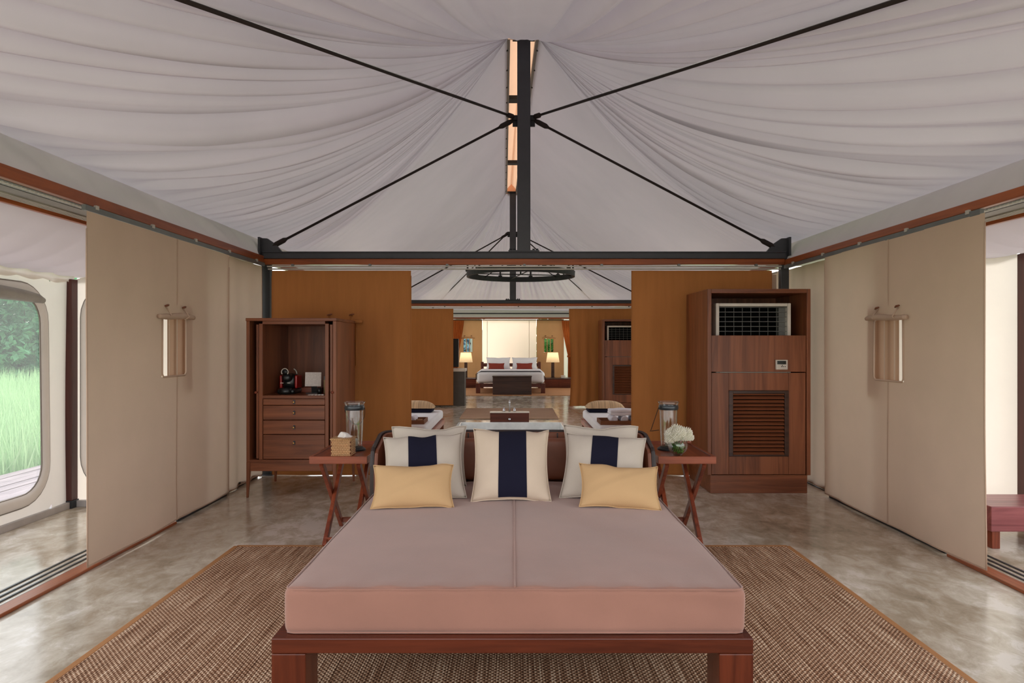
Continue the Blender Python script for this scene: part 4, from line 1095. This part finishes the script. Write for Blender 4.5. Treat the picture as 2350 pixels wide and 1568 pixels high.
r = thing('tissue_box', 'square wicker tissue box on the left side table', 'tissue box', (-1.092, 4.40, tz), 0)
b = MB(); b.round_box(0, 0, 0.0, 0.126, 0.126, 0.108, 0.006, 4); b.build('basket', M['wicker_dark'], r, smooth=False)
wv = MB()
for sd_ in range(4):
    for rr_ in range(9):
        for cc_ in range(12):
            a_ = -0.057+0.0103*(cc_+0.5*(rr_ % 2)); zc_ = 0.008+0.0117*rr_
            if a_ > 0.058: continue
            q = Matrix.Rotation(sd_*PI/2, 3, 'Z')
            hw, hh = 0.0042, 0.0075
            pts = [(a_-hw, -0.0628, zc_-hh*0.5), (a_, -0.0622, zc_-hh), (a_+hw, -0.0628, zc_-hh*0.5), (a_+hw, -0.0628, zc_+hh*0.5), (a_, -0.0622, zc_+hh), (a_-hw, -0.0628, zc_+hh*0.5), (a_, -0.0668, zc_)]
            wv.add([q@Vector(p) for p in pts], [(k, (k+1) % 6, 6) for k in range(6)])
tag(wv.build('woven_strands', M['strand'], r, smooth=False), kind='stuff')
MB().box(-0.066, 0.066, -0.066, 0.066, 0.106, 0.115).build('lid', M['wicker'], r, bevel=0.003)
ri = MB(); ri.tube([(-0.066, -0.066, 0.110), (0.066, -0.066, 0.110), (0.066, 0.066, 0.110), (-0.066, 0.066, 0.110), (-0.066, -0.066, 0.110)], 0.005, 6); ri.build('lid_rim', M['wicker'], r, smooth=True)
t_ = MB(); t_.grid(lambda u, v: (lerp(-0.035, 0.045, u)+0.008*math.sin(v*9), lerp(-0.02, 0.03, v)+0.012*math.sin(u*8), 0.114+0.036*math.sin(PI*u)**0.7*math.sin(PI*v)**0.7+0.006*n1(u*6+v*5, 3)), 16, 14)
tag(t_.build('tissue', M['paper'], r, smooth=True), 'crumpled white tissue')

r = thing('flower_vase', 'round glass vase of white flowers on the right side table', 'vase', (1.063, 4.40, tz))
g_ = MB()
prof = [(0.028, 0.001)]+[(0.063*math.sin(a), 0.062-0.062*math.cos(a)) for a in [R_(28+i*11.5) for i in range(11)]]
inn = [(max(0.0, q[0]-0.003), q[1]+(0.003 if q[1] < 0.03 else 0)) for q in reversed(prof)]
g_.lathe(prof+inn, 28, cap=False); n_ = len(prof+inn)
g_.f.append(tuple(range(27, -1, -1))); g_.f.append(tuple((n_-1)*28+k for k in range(28)))
g_.build('glass_bowl', M['glass'], r, smooth=True)
random.seed(21)
st = MB()
for i in range(46):
    a = random.random()*2*PI; q = random.random()*0.045; a2 = a+random.uniform(0.8, 2.4); q2 = random.random()*0.042
    st.tube([(q*math.cos(a), q*math.sin(a), random.uniform(0.016, 0.03)), (q2*math.cos(a2), q2*math.sin(a2), random.uniform(0.05, 0.09))], 0.0032, 5)
tag(st.build('stems', M['stem'], r, smooth=True), kind='stuff')
lv = MB()
for i in range(50):
    a = random.random()*2*PI; q = random.random()*0.046; z = random.uniform(0.016, 0.06)
    q = min(q, 0.05*math.sin(math.acos(max(-1, min(1, (0.062-z)/0.062)))))
    lv.obox((q*math.cos(a), q*math.sin(a), z), (0.020, 0.010, 0.001), (random.random()*3, random.random()*3, random.random()*3))
tag(lv.build('leaves', M['stem_dark'], r), kind='stuff')
heads = [(-0.048, -0.012, 0.130, 0.044), (0.004, -0.034, 0.144, 0.047), (0.052, -0.004, 0.138, 0.045), (0.0, 0.03, 0.150, 0.048), (-0.035, 0.036, 0.128, 0.042), (0.045, 0.04, 0.134, 0.042), (-0.060, -0.03, 0.098, 0.034), (0.068, -0.02, 0.112, 0.034), (0.006, -0.022, 0.116, 0.042), (-0.028, -0.034, 0.112, 0.038), (0.036, -0.030, 0.116, 0.038)]
for hx, hy, hz, hr in heads:
    fb = MB()
    base = Vector((hx, hy, hz)); core = hr*0.55
    fb.lathe([(core*math.sin(R_(8+i*20)), -core*math.cos(R_(8+i*20))) for i in range(9)], 12, base)
    for i in range(120):
        z_ = 1-2*(i+0.5)/120; a = i*2.39996; q = math.sqrt(1-z_*z_)
        d = Vector((q*math.cos(a), q*math.sin(a), z_))
        if d.z < -0.55: continue
        t1 = d.orthogonal().normalized(); t2 = d.cross(t1)
        L_ = hr*random.uniform(0.92, 1.08); wd = hr*0.15
        c0 = base+d*core*0.7; c1 = base+d*L_*0.85+t1*wd; c2 = base+d*L_+Vector((0, 0, 0.003)); c3 = base+d*L_*0.85-t1*wd; c4 = base+d*L_*0.8+t2*wd*0.6
        fb.add([c0, c1, c2, c3, c4], [(0, 1, 4), (1, 2, 4), (2, 3, 4), (3, 0, 4)])
    fb.build('flower_head', M['petal'], r)

# ------------------------------------------------------------------ bench in the right veranda
r = thing('bench', 'low rosewood bench at the right edge, beyond the right opening', 'bench', (3.0, 4.28, 0))
MB().box(0, 0.70, 0, 0.36, 0.112, 0.27).build('seat', M['bench'], r, bevel=0.005)
for x in (0.02, 0.62):
    for y in (0.02, 0.29): MB().box(x, x+0.05, y, y+0.05, 0, 0.112).build('leg', M['red_z'], r, bevel=0.003)

# ------------------------------------------------------------------ bathroom: sunken bath, taps, massage beds, rug, ring light
r = thing('bathtub', 'white sunken bathtub in the floor behind the daybed', 'bathtub', (0, 0, 0))
b = MB(); wl = 0.05
x0, x1, y0, y1, zb, zr = bx0+0.006, bx1-0.006, by0+0.006, by1-0.006, -0.5, 0.11
b.box(x0, x1, y0, y1, zb, zb+0.04); b.box(x0, x0+wl, y0, y1, zb+0.04, zr); b.box(x1-wl, x1, y0, y1, zb+0.04, zr); b.box(x0+wl, x1-wl, y0, y0+wl, zb+0.04, zr); b.box(x0+wl, x1-wl, y1-wl, y1, zb+0.04, zr)
b.build('tub', M['enamel'], r, bevel=0.008)
MB().lathe([(0.03, 0), (0.03, 0.006)], 16, (0, 9.6, zb+0.04)).build('drain', M['chrome'], r)
r = thing('tap_block', 'dark red wooden block with chrome tap and two handles at the bath', 'tap', (0, 10.38, 0.0))
MB().box(-0.345, 0.245, -0.02, 0.10, 0.002, 0.245).build('block', M['bed_x'], r, bevel=0.004)
MB().box(-0.35, 0.25, -0.025, 0.105, 0.245, 0.26).build('block_top', M['stone_top'], r, bevel=0.003)
t_ = MB(); t_.tube([(-0.05, 0.04, 0.26), (-0.05, 0.04, 0.40), (-0.05, 0.03, 0.425), (-0.05, -0.01, 0.43), (-0.05, -0.05, 0.415), (-0.05, -0.06, 0.39)], 0.014, 10); t_.build('spout', M['chrome'], r, smooth=True)
for x in (-0.135, 0.025):
    MB().lathe([(0.02, 0), (0.02, 0.03), (0.014, 0.035), (0.018, 0.06), (0.0, 0.062)], 12, (x, 0.035, 0.26)).build('tap_handle', M['chrome'], r, smooth=True)
k = MB(); k.lathe([(0.0, 0), (0.018, 0), (0.018, 0.02), (0.0, 0.022)], 12); k.build('overflow_knob', M['chrome'], r, smooth=True, loc=(-0.05, -0.02, 0.15), rot=(PI/2, 0, 0))
r = thing('bath_rug', 'brown rug on the polished floor behind the bath tap', 'rug', (0, 0, 0))
MB().box(-0.90, 0.77, 11.75, 13.5, 0.001, 0.02).build('pile', M['bath_rug'], r, bevel=0.006)
e_ = MB()
for (a, c) in (((-0.91, 11.74), (-0.91, 13.51)), ((-0.91, 13.51), (0.78, 13.51)), ((0.78, 13.51), (0.78, 11.74)), ((0.78, 11.74), (-0.91, 11.74))):
    e_.tube([(a[0], a[1], 0.012), (c[0], c[1], 0.012)], 0.011, 6)
e_.build('edge_binding', M['bath_rug'], r, smooth=True)

def massage_bed(label, x0, grp):
    r = thing('massage_bed', label, 'bed', (x0, 7.42, 0), 0, grp)
    Wm, Lm = 0.78, 1.80
    for x in (0, Wm-0.07):
        for y in (0, Lm-0.07): MB().box(x, x+0.07, y, y+0.07, 0, 0.22).build('leg', M['cab_z'], r, bevel=0.003)
    for x in (-0.01, Wm-0.03): MB().box(x, x+0.04, 0.0, Lm, 0.22, 0.285).build('side_rail', M['red_y'], r, bevel=0.003)
    for y in (0.0, Lm-0.04): MB().box(0.03, Wm-0.03, y, y+0.04, 0.22, 0.285).build('end_rail', M['red_x'], r, bevel=0.003)
    MB().box(0.03, Wm-0.03, 0.04, Lm-0.04, 0.255, 0.275).build('slat_base', M['cab_y'], r)
    m_ = MB(); m_.round_box(Wm/2, Lm/2, 0.286, Wm-0.02, Lm-0.02, 0.118, 0.035, 8); m_.build('mattress', M['white_cloth'], r, smooth=True)
    return r
massage_bed('low massage bed with white mattress, right of the bath', 0.93, 'massage beds by the bath')
massage_bed('low massage bed with white mattress, left of the bath', -1.71, 'massage beds by the bath')
mz = 0.405
def bolster(label, xc, grp):
    r = thing('bed_pillow', label, 'pillow', (xc, 8.93, mz), 0, grp)
    b = MB(); b.round_box(0, 0, 0.0, 0.46, 0.28, 0.05, 0.024, 5); tag(b.build('under_cushion', M['navy'], r, smooth=True), 'navy flat cushion under the pillow')
    def pf(p):
        a = (p.x/0.25); c = (p.y/0.15); z = 0.05+(p.z-0.05)*(max(0.03, (1-min(1, abs(a))**3)*(1-min(1, abs(c))**3)))**0.55
        return Vector((p.x, p.y, z))
    b = MB(); b.round_box(0, 0, 0.051, 0.50, 0.30, 0.095, 0.046, 10, pf); b.build('pillow_cover', M['pattern'], r, smooth=True)
bolster('striped beige pillow on the right massage bed', 1.20, 'pillows on the massage beds')
bolster('striped beige pillow on the left massage bed', -1.27, 'pillows on the massage beds')
def towel_tray(label, x, y, grp):
    r = thing('wicker_tray', label, 'tray', (x, y, mz), 0, grp)
    MB().box(0, 0.44, 0, 0.34, 0.0, 0.010).build('tray_base', M['wicker_dark'], r)
    for q in ((0, 0.44, 0, 0.012, 0.01, 0.045), (0, 0.44, 0.328, 0.34, 0.01, 0.045), (0, 0.012, 0.012, 0.328, 0.01, 0.045), (0.428, 0.44, 0.012, 0.328, 0.01, 0.045)):
        MB().box(*q).build('tray_side', M['wicker_dark'], r, bevel=0.002)
towel_tray('brown wicker tray of white towels on the right massage bed', 0.96, 7.47, 'wicker trays on the massage beds')
towel_tray('brown wicker tray of white towels on the left massage bed', -1.42, 7.53, 'wicker trays on the massage beds')
def towel_roll(x, y, z, L_, rad, label, grp, along='y'):
    r = thing('rolled_towel', label, 'towel', (x, y, z), 0, grp)
    b = MB()
    pts = [(0, lerp(0, L_, i/8), rad) for i in range(9)]
    b.tube(pts, [rad*0.93]+[rad]*7+[rad*0.93], 16); b.build('roll', M['towel'], r, smooth=True)
    sp_ = MB(); sp_.tube([(rad*(0.15+0.7*i/30)*math.cos(i*0.6), -0.002, rad+rad*(0.15+0.7*i/30)*math.sin(i*0.6)) for i in range(31)], 0.003, 5); sp_.build('coil_edge', M['towel'], r, smooth=True)
for i in range(3): towel_roll(1.115+0.115*i, 7.50, mz+0.0105, 0.26, 0.042, ['first rolled white towel from the bath side, bottom of the right tray', 'middle rolled white towel, bottom of the right tray', 'rolled white towel nearest the caramel curtain, bottom of the right tray'][i], 'white towels on the right tray')
def folded(x, y, z, w_, d_, n, label, grp):
    r = thing('folded_towel', label, 'towel', (x, y, z), 0, grp)
    for i in range(n):
        b = MB(); b.round_box(0, 0, i*0.031, w_*(1-0.02*(i % 2)), d_, 0.034, 0.016, 6, lambda p: Vector((p.x, p.y, p.z+0.004*math.sin(p.x*30+i*2)))); b.build('fold', M['towel'], r, smooth=True)
folded(1.235, 7.63, mz+0.096, 0.33, 0.24, 2, 'folded white towel on top of the rolled towels, right tray', 'white towels on the right tray')
folded(-1.275, 7.68, mz+0.012, 0.20, 0.26, 4, 'stacked white towel on the left massage bed tray', 'white towels on the left tray')
towel_roll(-1.12, 7.60, mz+0.0105, 0.22, 0.036, 'small rolled white towel on the left massage bed tray', 'white towels on the left tray')
r = thing('shell_dish', 'small brown dish on the left massage bed tray', 'dish', (-1.05, 7.66, mz+0.011))
MB().lathe([(0.0, 0.0), (0.025, 0.0), (0.038, 0.03), (0.036, 0.031), (0.024, 0.006), (0.0, 0.005)], 14, cap=False).build('bowl', M['wicker'], r, smooth=True)

r = thing('ring_chandelier', 'black iron ring chandelier hanging over the bath', 'chandelier', (0.118, 10.3, 2.34))
t_ = MB(); t_.tube([(0.80*math.cos(2*PI*i/64), 0.80*math.sin(2*PI*i/64), 0) for i in range(65)], 0.03, 8, caps=False)
bandm = MB(); n = 64
for i in range(n):
    a0, a1 = 2*PI*i/n, 2*PI*(i+1)/n
    q = []
    for rr, zz in ((0.785, -0.04), (0.815, -0.04), (0.815, 0.04), (0.785, 0.04)):
        q += [(rr*math.cos(a0), rr*math.sin(a0), zz), (rr*math.cos(a1), rr*math.sin(a1), zz)]
    bandm.add(q, [(0, 2, 3, 1), (2, 4, 5, 3), (4, 6, 7, 5), (6, 0, 1, 7)])
bandm.merge_needed = True
bandm.build('ring', M['black'], r, smooth=False)
for k in range(4):
    a = PI/4+k*PI/2
    t_ = MB(); t_.tube([(0.79*math.cos(a), 0.79*math.sin(a), 0.02), (0, 0, 0.32)], 0.008, 6); t_.build('stay_rod', M['black'], r, smooth=True)
for k in range(2):
    a = 0.2+k*PI/2
    t_ = MB(); t_.tube([(0.79*math.cos(a), 0.79*math.sin(a), 0.0), (-0.79*math.cos(a), -0.79*math.sin(a), 0.0)], 0.008, 6); t_.build('spoke', M['black'], r, smooth=True)
t_ = MB(); t_.tube([(0, 0, 0.0), (0, 0, 1.98)], 0.012, 8); t_.build('stem', M['black'], r, smooth=True)
for k in range(10):
    a = 2*PI*k/10+0.1
    c_ = MB(); c_.lathe([(0.0, 0.03), (0.03, 0.035), (0.034, 0.06), (0.014, 0.062), (0.014, 0.16), (0.0, 0.162)], 10, (0.80*math.cos(a), 0.80*math.sin(a), 0), cap=False); c_.build('lamp_holder', M['black'], r, smooth=True)

# ------------------------------------------------------------------ far bedroom
tan = M['canvas_far']
curtain_panel('canvas_curtain', 'tan back wall canvas with small flap window showing foliage, behind the right bedside lamp', (0.735, YF, 0.02), 0, 0.83, 2.035, tan, wave=(0.008, 0.3, 0.2), win=(0.37, 1.23, 0.29, 0.42), seed=81, cat='canvas')
curtain_panel('canvas_curtain', 'tan back wall canvas with small flap window behind the left bedside lamp', (-1.83, YF, 0.02), 0, 0.88, 2.035, tan, wave=(0.008, 0.3, 0.2), win=(0.45, 1.23, 0.29, 0.42), seed=85, cat='canvas')
bl = thing('window_blind', 'bright ivory blind lit from outside behind the far bed', 'blind', (-0.94, YF+0.02, 0.02))
MB().grid(lambda u, v: (1.665*u, 0.004*math.sin(u*20), 2.035*v), 24, 20).build('blind_cloth', M['blind'], bl, smooth=True)
for x in (0.15, 1.44): MB().box(x-0.008, x+0.008, -0.008, -0.002, 0, 1.98).build('blind_seam', M['canvas_pale'], bl)
MB().box(0, 1.665, -0.012, 0.012, -0.005, 0.015).build('bottom_bar', M['canvas_pale'], bl)
for sgn, xx, lb in ((1, 1.62, 'burnt orange curtain tied back at the far right bedroom corner'), (-1, -1.62, 'burnt orange curtain tied back at the far left bedroom corner')):
    o = thing('tied_curtain', lb, 'curtain', (xx, 20.83, 0.02), 0, 'tied orange bedroom curtains')
    def tc_(u, v):
        z = 1.99*v; k = 1-v
        pull = (0.55*k**1.3) if k < 0.55 else 0.55*0.55**1.3*(1.0)-0.03*(k-0.55)
        x = sgn*(u*(0.42*(1-0.55*min(1, k*1.6)))+pull*0.75)-sgn*0.13
        return (x, 0.035*math.sin(u*40)*(0.4+0.6*k), z)
    MB().grid(tc_, 60, 30).build('cloth', M['orange'], o, smooth=True)
    tb = MB(); q = tc_(0.5, 0.45); tb.box(q[0]-0.13, q[0]+0.13, -0.05, 0.05, q[2]-0.03, q[2]+0.03); tb.build('tie_back', M['orange'], o, bevel=0.01)

bd = thing('bed', 'far white double bed with dark blue runner and brown posts', 'bed', (-0.06, 17.72, 0.0125))
for x in (-0.90, 0.79):
    for y in (0.0, 2.05): MB().box(x, x+0.11, y, y+0.11, 0.0, 0.255).build('leg', M['bed_z'], bd, bevel=0.004)
for x in (-0.90, 0.86): MB().box(x, x+0.04, 0.11, 2.05, 0.16, 0.255).build('side_rail', M['bed_y'], bd)
for y in (0.01, 2.10): MB().box(-0.79, 0.79, y, y+0.05, 0.16, 0.255).build('end_rail', M['bed_x'], bd)
m_ = MB(); m_.round_box(0, 1.08, 0.256, 1.78, 2.10, 0.31, 0.09, 8); m_.build('duvet', M['white_cloth'], bd, smooth=True)
rn = MB()
def run(u, v):
    a = lerp(-1, 1, u); s_ = abs(a)
    x = a*0.92 if s_ < 0.9 else math.copysign(0.905, a)
    z = 0.572-0.0*u if s_ < 0.86 else 0.572-0.23*((s_-0.86)/0.14)
    return (x, lerp(0.05, 0.30, v), z)
rn.grid(run, 40, 4); tag(rn.build('runner', M['navy'], bd, smooth=True), 'dark blue runner folded across the bed foot')
hb = MB()
for x in (-0.87, 0.79): MB().box(x, x+0.08, 2.17, 2.23, 0.0, 0.76).build('head_post', M['bed_z'], bd)
MB().box(-0.79, 0.79, 2.18, 2.22, 0.62, 0.72).build('head_rail', M['bed_x'], bd)
pg = 'pillows on the far bed'
cushion('bed_pillow', 'white upright pillow on the left half of the far bed', 0.70, 0.36, 0.18, (-0.42, 19.66, 0.57), R_(-18), 0, M['white_cloth'], None, pg, seed=31, cat='pillow')
cushion('bed_pillow', 'white upright pillow on the right half of the far bed', 0.74, 0.36, 0.18, (0.34, 19.66, 0.57), R_(-18), 0, M['white_cloth'], None, pg, seed=33, cat='pillow')
cushion('bed_cushion', 'rust red cushion on the left half of the far bed', 0.46, 0.19, 0.10, (-0.47, 19.42, 0.57), R_(-16), 0, M['rust'], None, 'rust cushions on the far bed', seed=35)
cushion('bed_cushion', 'rust red cushion on the right half of the far bed', 0.46, 0.19, 0.10, (0.33, 19.42, 0.57), R_(-16), 0, M['rust'], None, 'rust cushions on the far bed', seed=37)
r = thing('blanket_chest', 'dark brown wooden chest at the foot of the far bed', 'chest', (-0.51, 17.22, 0.0125))
MB().box(0, 0.98, 0.0, 0.40, 0.0, 0.445).build('body', M['dark_wood'], r, bevel=0.004)
MB().box(-0.01, 0.99, -0.01, 0.41, 0.447, 0.472).build('lid', M['dark_wood'], r, bevel=0.004)
for x0, x1, lb in ((-1.95, -1.06, 'long low dark console left of the far bed'), (0.88, 1.80, 'long low dark console right of the far bed')):
    r = thing('bedside_console', lb, 'console', (x0, 19.95, 0), 0, 'low consoles beside the far bed'); W = x1-x0
    MB().box(0, W, 0.0, 0.72, 0.262, 0.29).build('console_top', M['dark_wood'], r, bevel=0.003)
    MB().box(0.01, W-0.01, 0.01, 0.71, 0.0, 0.26).build('body', M['bed_x'], r)
    MB().box(0.02, W/2-0.004, 0.0, 0.012, 0.03, 0.25).build('drawer', M['bed_x'], r, bevel=0.002); MB().box(W/2+0.004, W-0.02, 0.0, 0.012, 0.03, 0.25).build('drawer', M['bed_x'], r, bevel=0.002)
for xx, lb in ((-1.40, 'cream shaded table lamp on the console left of the far bed'), (1.19, 'cream shaded table lamp on the console right of the far bed')):
    r = thing('table_lamp', lb, 'lamp', (xx, 20.35, 0.29), 0, 'bedside table lamps')
    MB().box(-0.045, 0.045, -0.045, 0.045, 0.012, 0.46).build('lamp_base', M['dark_wood'], r, bevel=0.004)
    MB().box(-0.07, 0.07, -0.07, 0.07, 0, 0.012).build('foot', M['dark_wood'], r)
    s_ = MB(); s_.lathe([(0.20, 0.46), (0.155, 0.75)], 24, cap=False); s_.build('lamp_shade', M['shade'], r, smooth=True)
    MB().tube([(0, 0, 0.46), (0, 0, 0.60)], 0.012, 8).build('socket', M['brass'], r, smooth=True)
    ld = bpy.data.lights.new('bulb', 'POINT'); ld.energy = 1.6; ld.color = (1, 0.78, 0.5); ld.shadow_soft_size = 0.04
    lo = bpy.data.objects.new('bulb', ld); COL.objects.link(lo); lo.parent = r; lo.location = (0, 0, 0.66)
r = thing('bedroom_rug', 'tan woven rug under the far bed', 'rug', (0, 0, 0))
MB().box(-1.95, 1.85, 17.05, 19.9, 0.001, 0.012).build('weave', M['tan_rug'], r)
e_ = MB()
for (a, c) in (((-1.96, 17.04), (-1.96, 19.91)), ((-1.96, 19.91), (1.86, 19.91)), ((1.86, 19.91), (1.86, 17.04)), ((1.86, 17.04), (-1.96, 17.04))):
    e_.tube([(a[0], a[1], 0.006), (c[0], c[1], 0.006)], 0.006, 6)
e_.build('edge_binding', M['sisal_edge'], r, smooth=True)
r = thing('telephone', 'small white telephone on the right console by the far bed', 'telephone', (1.48, 20.1, 0.29))
MB().box(-0.06, 0.06, 0, 0.14, 0, 0.035).build('body', M['white_plastic'], r, bevel=0.008)
MB().tube([(-0.065, 0.03, 0.05), (-0.05, 0.03, 0.062), (0.05, 0.03, 0.062), (0.065, 0.03, 0.05)], 0.016, 8).build('handset', M['white_plastic'], r, smooth=True)
r = thing('pedestal_desk', 'grey stone pedestal with white top behind the far curtain', 'desk', (-1.75, 14.25, 0))
MB().box(0, 0.74, 0.02, 0.42, 0, 0.715).build('pedestal', M['grey_stone'], r, bevel=0.004)
MB().box(-0.01, 0.76, 0.0, 0.45, 0.716, 0.775).build('stone_top', M['stone_top'], r, bevel=0.004)
r = thing('television', 'black television panel standing on the grey pedestal', 'television', (-1.63, 14.48, 0.775))
MB().box(-0.1, 0.48, 0, 0.05, 0.03, 0.63).build('screen', M['black_plastic'], r, bevel=0.005)
MB().box(0.08, 0.30, -0.06, 0.11, 0, 0.012).build('stand', M['black_plastic'], r)
MB().box(0.17, 0.21, 0.01, 0.04, 0.012, 0.03).build('stand_neck', M['black_plastic'], r)

# ------------------------------------------------------------------ outside: deck, meadow, trees
for nm_, xs_, lb_ in (('deck', [-3.62-0.146*i for i in range(11)], 'weathered plank deck outside the left veranda'), ('deck', [4.00+0.146*i for i in range(11)], 'weathered plank deck added unseen outside the right veranda to bounce daylight')):  # the right deck is added out of view to brighten that side
    dk = structure(nm_, label=lb_)
    for i, x in enumerate(xs_):
        MB().box(x-0.138, x, -1.5, 14.0, -0.12, -0.05+0.004*((i*7) % 3)).build('plank', M['deck'], dk, bevel=0.004)
random.seed(5)
gr = MB()
def blade(x, y, h, lean, az, wd):
    dx, dy = math.cos(az)*lean, math.sin(az)*lean; px_, py_ = -math.sin(az)*wd, math.cos(az)*wd
    gr.add([(x-px_, y-py_, -0.6), (x+px_, y+py_, -0.6), (x+dx*0.35-px_*0.7, y+dy*0.35-py_*0.7, -0.6+h*0.6), (x+dx*0.35+px_*0.7, y+dy*0.35+py_*0.7, -0.6+h*0.6), (x+dx, y+dy, -0.6+h)],
           [(0, 1, 3, 2), (2, 3, 4)])
for i in range(48000):
    x = -5.4-random.random()**1.2*9.0; y = 2+random.random()*20
    blade(x, y, random.uniform(0.65, 1.2)*(1+0.012*(-x-5)), random.uniform(0.05, 0.45), random.random()*2*PI, random.uniform(0.006, 0.014))
tag(gr.build('meadow_grass', M['grass']), 'tall pale green meadow grass outside the left windows', 'grass', kind='stuff')

def tree(label, x, y, h, crown_r, n, mat, grp, seed, low=0.15):
    random.seed(seed)
    r = thing('tree', label, 'tree', (x, y, -0.62), 0, grp)
    t_ = MB(); t_.tube([(0, 0, 0), (0.06, 0.02, h*0.3), (-0.04, 0.05, h*0.62), (0.03, 0, h*0.9)], [0.16, 0.13, 0.09, 0.03], 8); t_.build('trunk', M['bark'], r, smooth=True)
    cl = []
    for i in range(26):
        a = random.random()*2*PI; q = crown_r*math.sqrt(random.random())*0.75; z = lerp(h*low, h*0.95, random.random())
        sc = 1.15-0.75*abs(z/h-0.45)
        cl.append((q*math.cos(a)*sc, q*math.sin(a)*sc, z, crown_r*random.uniform(0.28, 0.5)))
    b = MB()
    for i in range(n):
        cx, cy, cz, cr = cl[i % len(cl)]
        d = Vector((random.gauss(0, 1), random.gauss(0, 1), random.gauss(0, 1))).normalized()*cr*random.random()**0.25
        s_ = random.uniform(0.09, 0.20); R = Euler((random.uniform(-0.9, 0.9), random.uniform(-0.9, 0.9), random.random()*6.3)).to_matrix()
        p = Vector((cx, cy, cz))+Vector((d.x, d.y, d.z*0.7))
        b.add([p+R@Vector((-s_, 0, 0)), p+R@Vector((0, -s_*0.5, 0.02)), p+R@Vector((s_, 0, 0)), p+R@Vector((0, s_*0.5, 0.02))], [(0, 1, 2, 3)])
    tag(b.build('crown', mat, r), kind='stuff')
tg_ = 'trees beyond the meadow'
tl = ['dense green tree beyond the meadow, filling the left window', 'dense green tree standing behind the tree in the left window']
for i, (x, y, h, cr, n) in enumerate(((-18.2, 25.2, 8.0, 2.5, 15000), (-22.5, 32.0, 9.5, 2.7, 10000))):
    tree(tl[i], x, y, h, cr, n, M['leaf'], tg_, 100+i, 0.08)
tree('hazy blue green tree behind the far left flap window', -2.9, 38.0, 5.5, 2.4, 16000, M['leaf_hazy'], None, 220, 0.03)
tree('bright leafy tree behind the far right flap window', 1.5, 25.5, 6.0, 2.0, 6000, M['leaf_b'], None, 210, 0.05)
random.seed(9)
for i in range(3):
    x = -1.95+0.42*i; y = 24.5+0.5*(i % 3)
    r = thing('bamboo', 'pale slender stem outside the far left flap window', 'bamboo', (x, y, -0.62), 0, 'pale stems behind the back wall')
    MB().tube([(0, 0, 0), (0.03*(i % 2), 0, 2.0), (0.06, 0, 5.0)], [0.045, 0.04, 0.03], 8).build('stalk', M['grille'], r, smooth=True)
    b = MB()
    for k in range(40):
        z = 2.6+2.5*random.random(); a = random.random()*6.3
        b.obox((0.2*math.cos(a)*random.random(), 0.2*math.sin(a)*random.random(), z), (0.22, 0.03, 0.002), (random.random(), random.random(), a))
    tag(b.build('leaves', M['leaf_b'], r), kind='stuff')
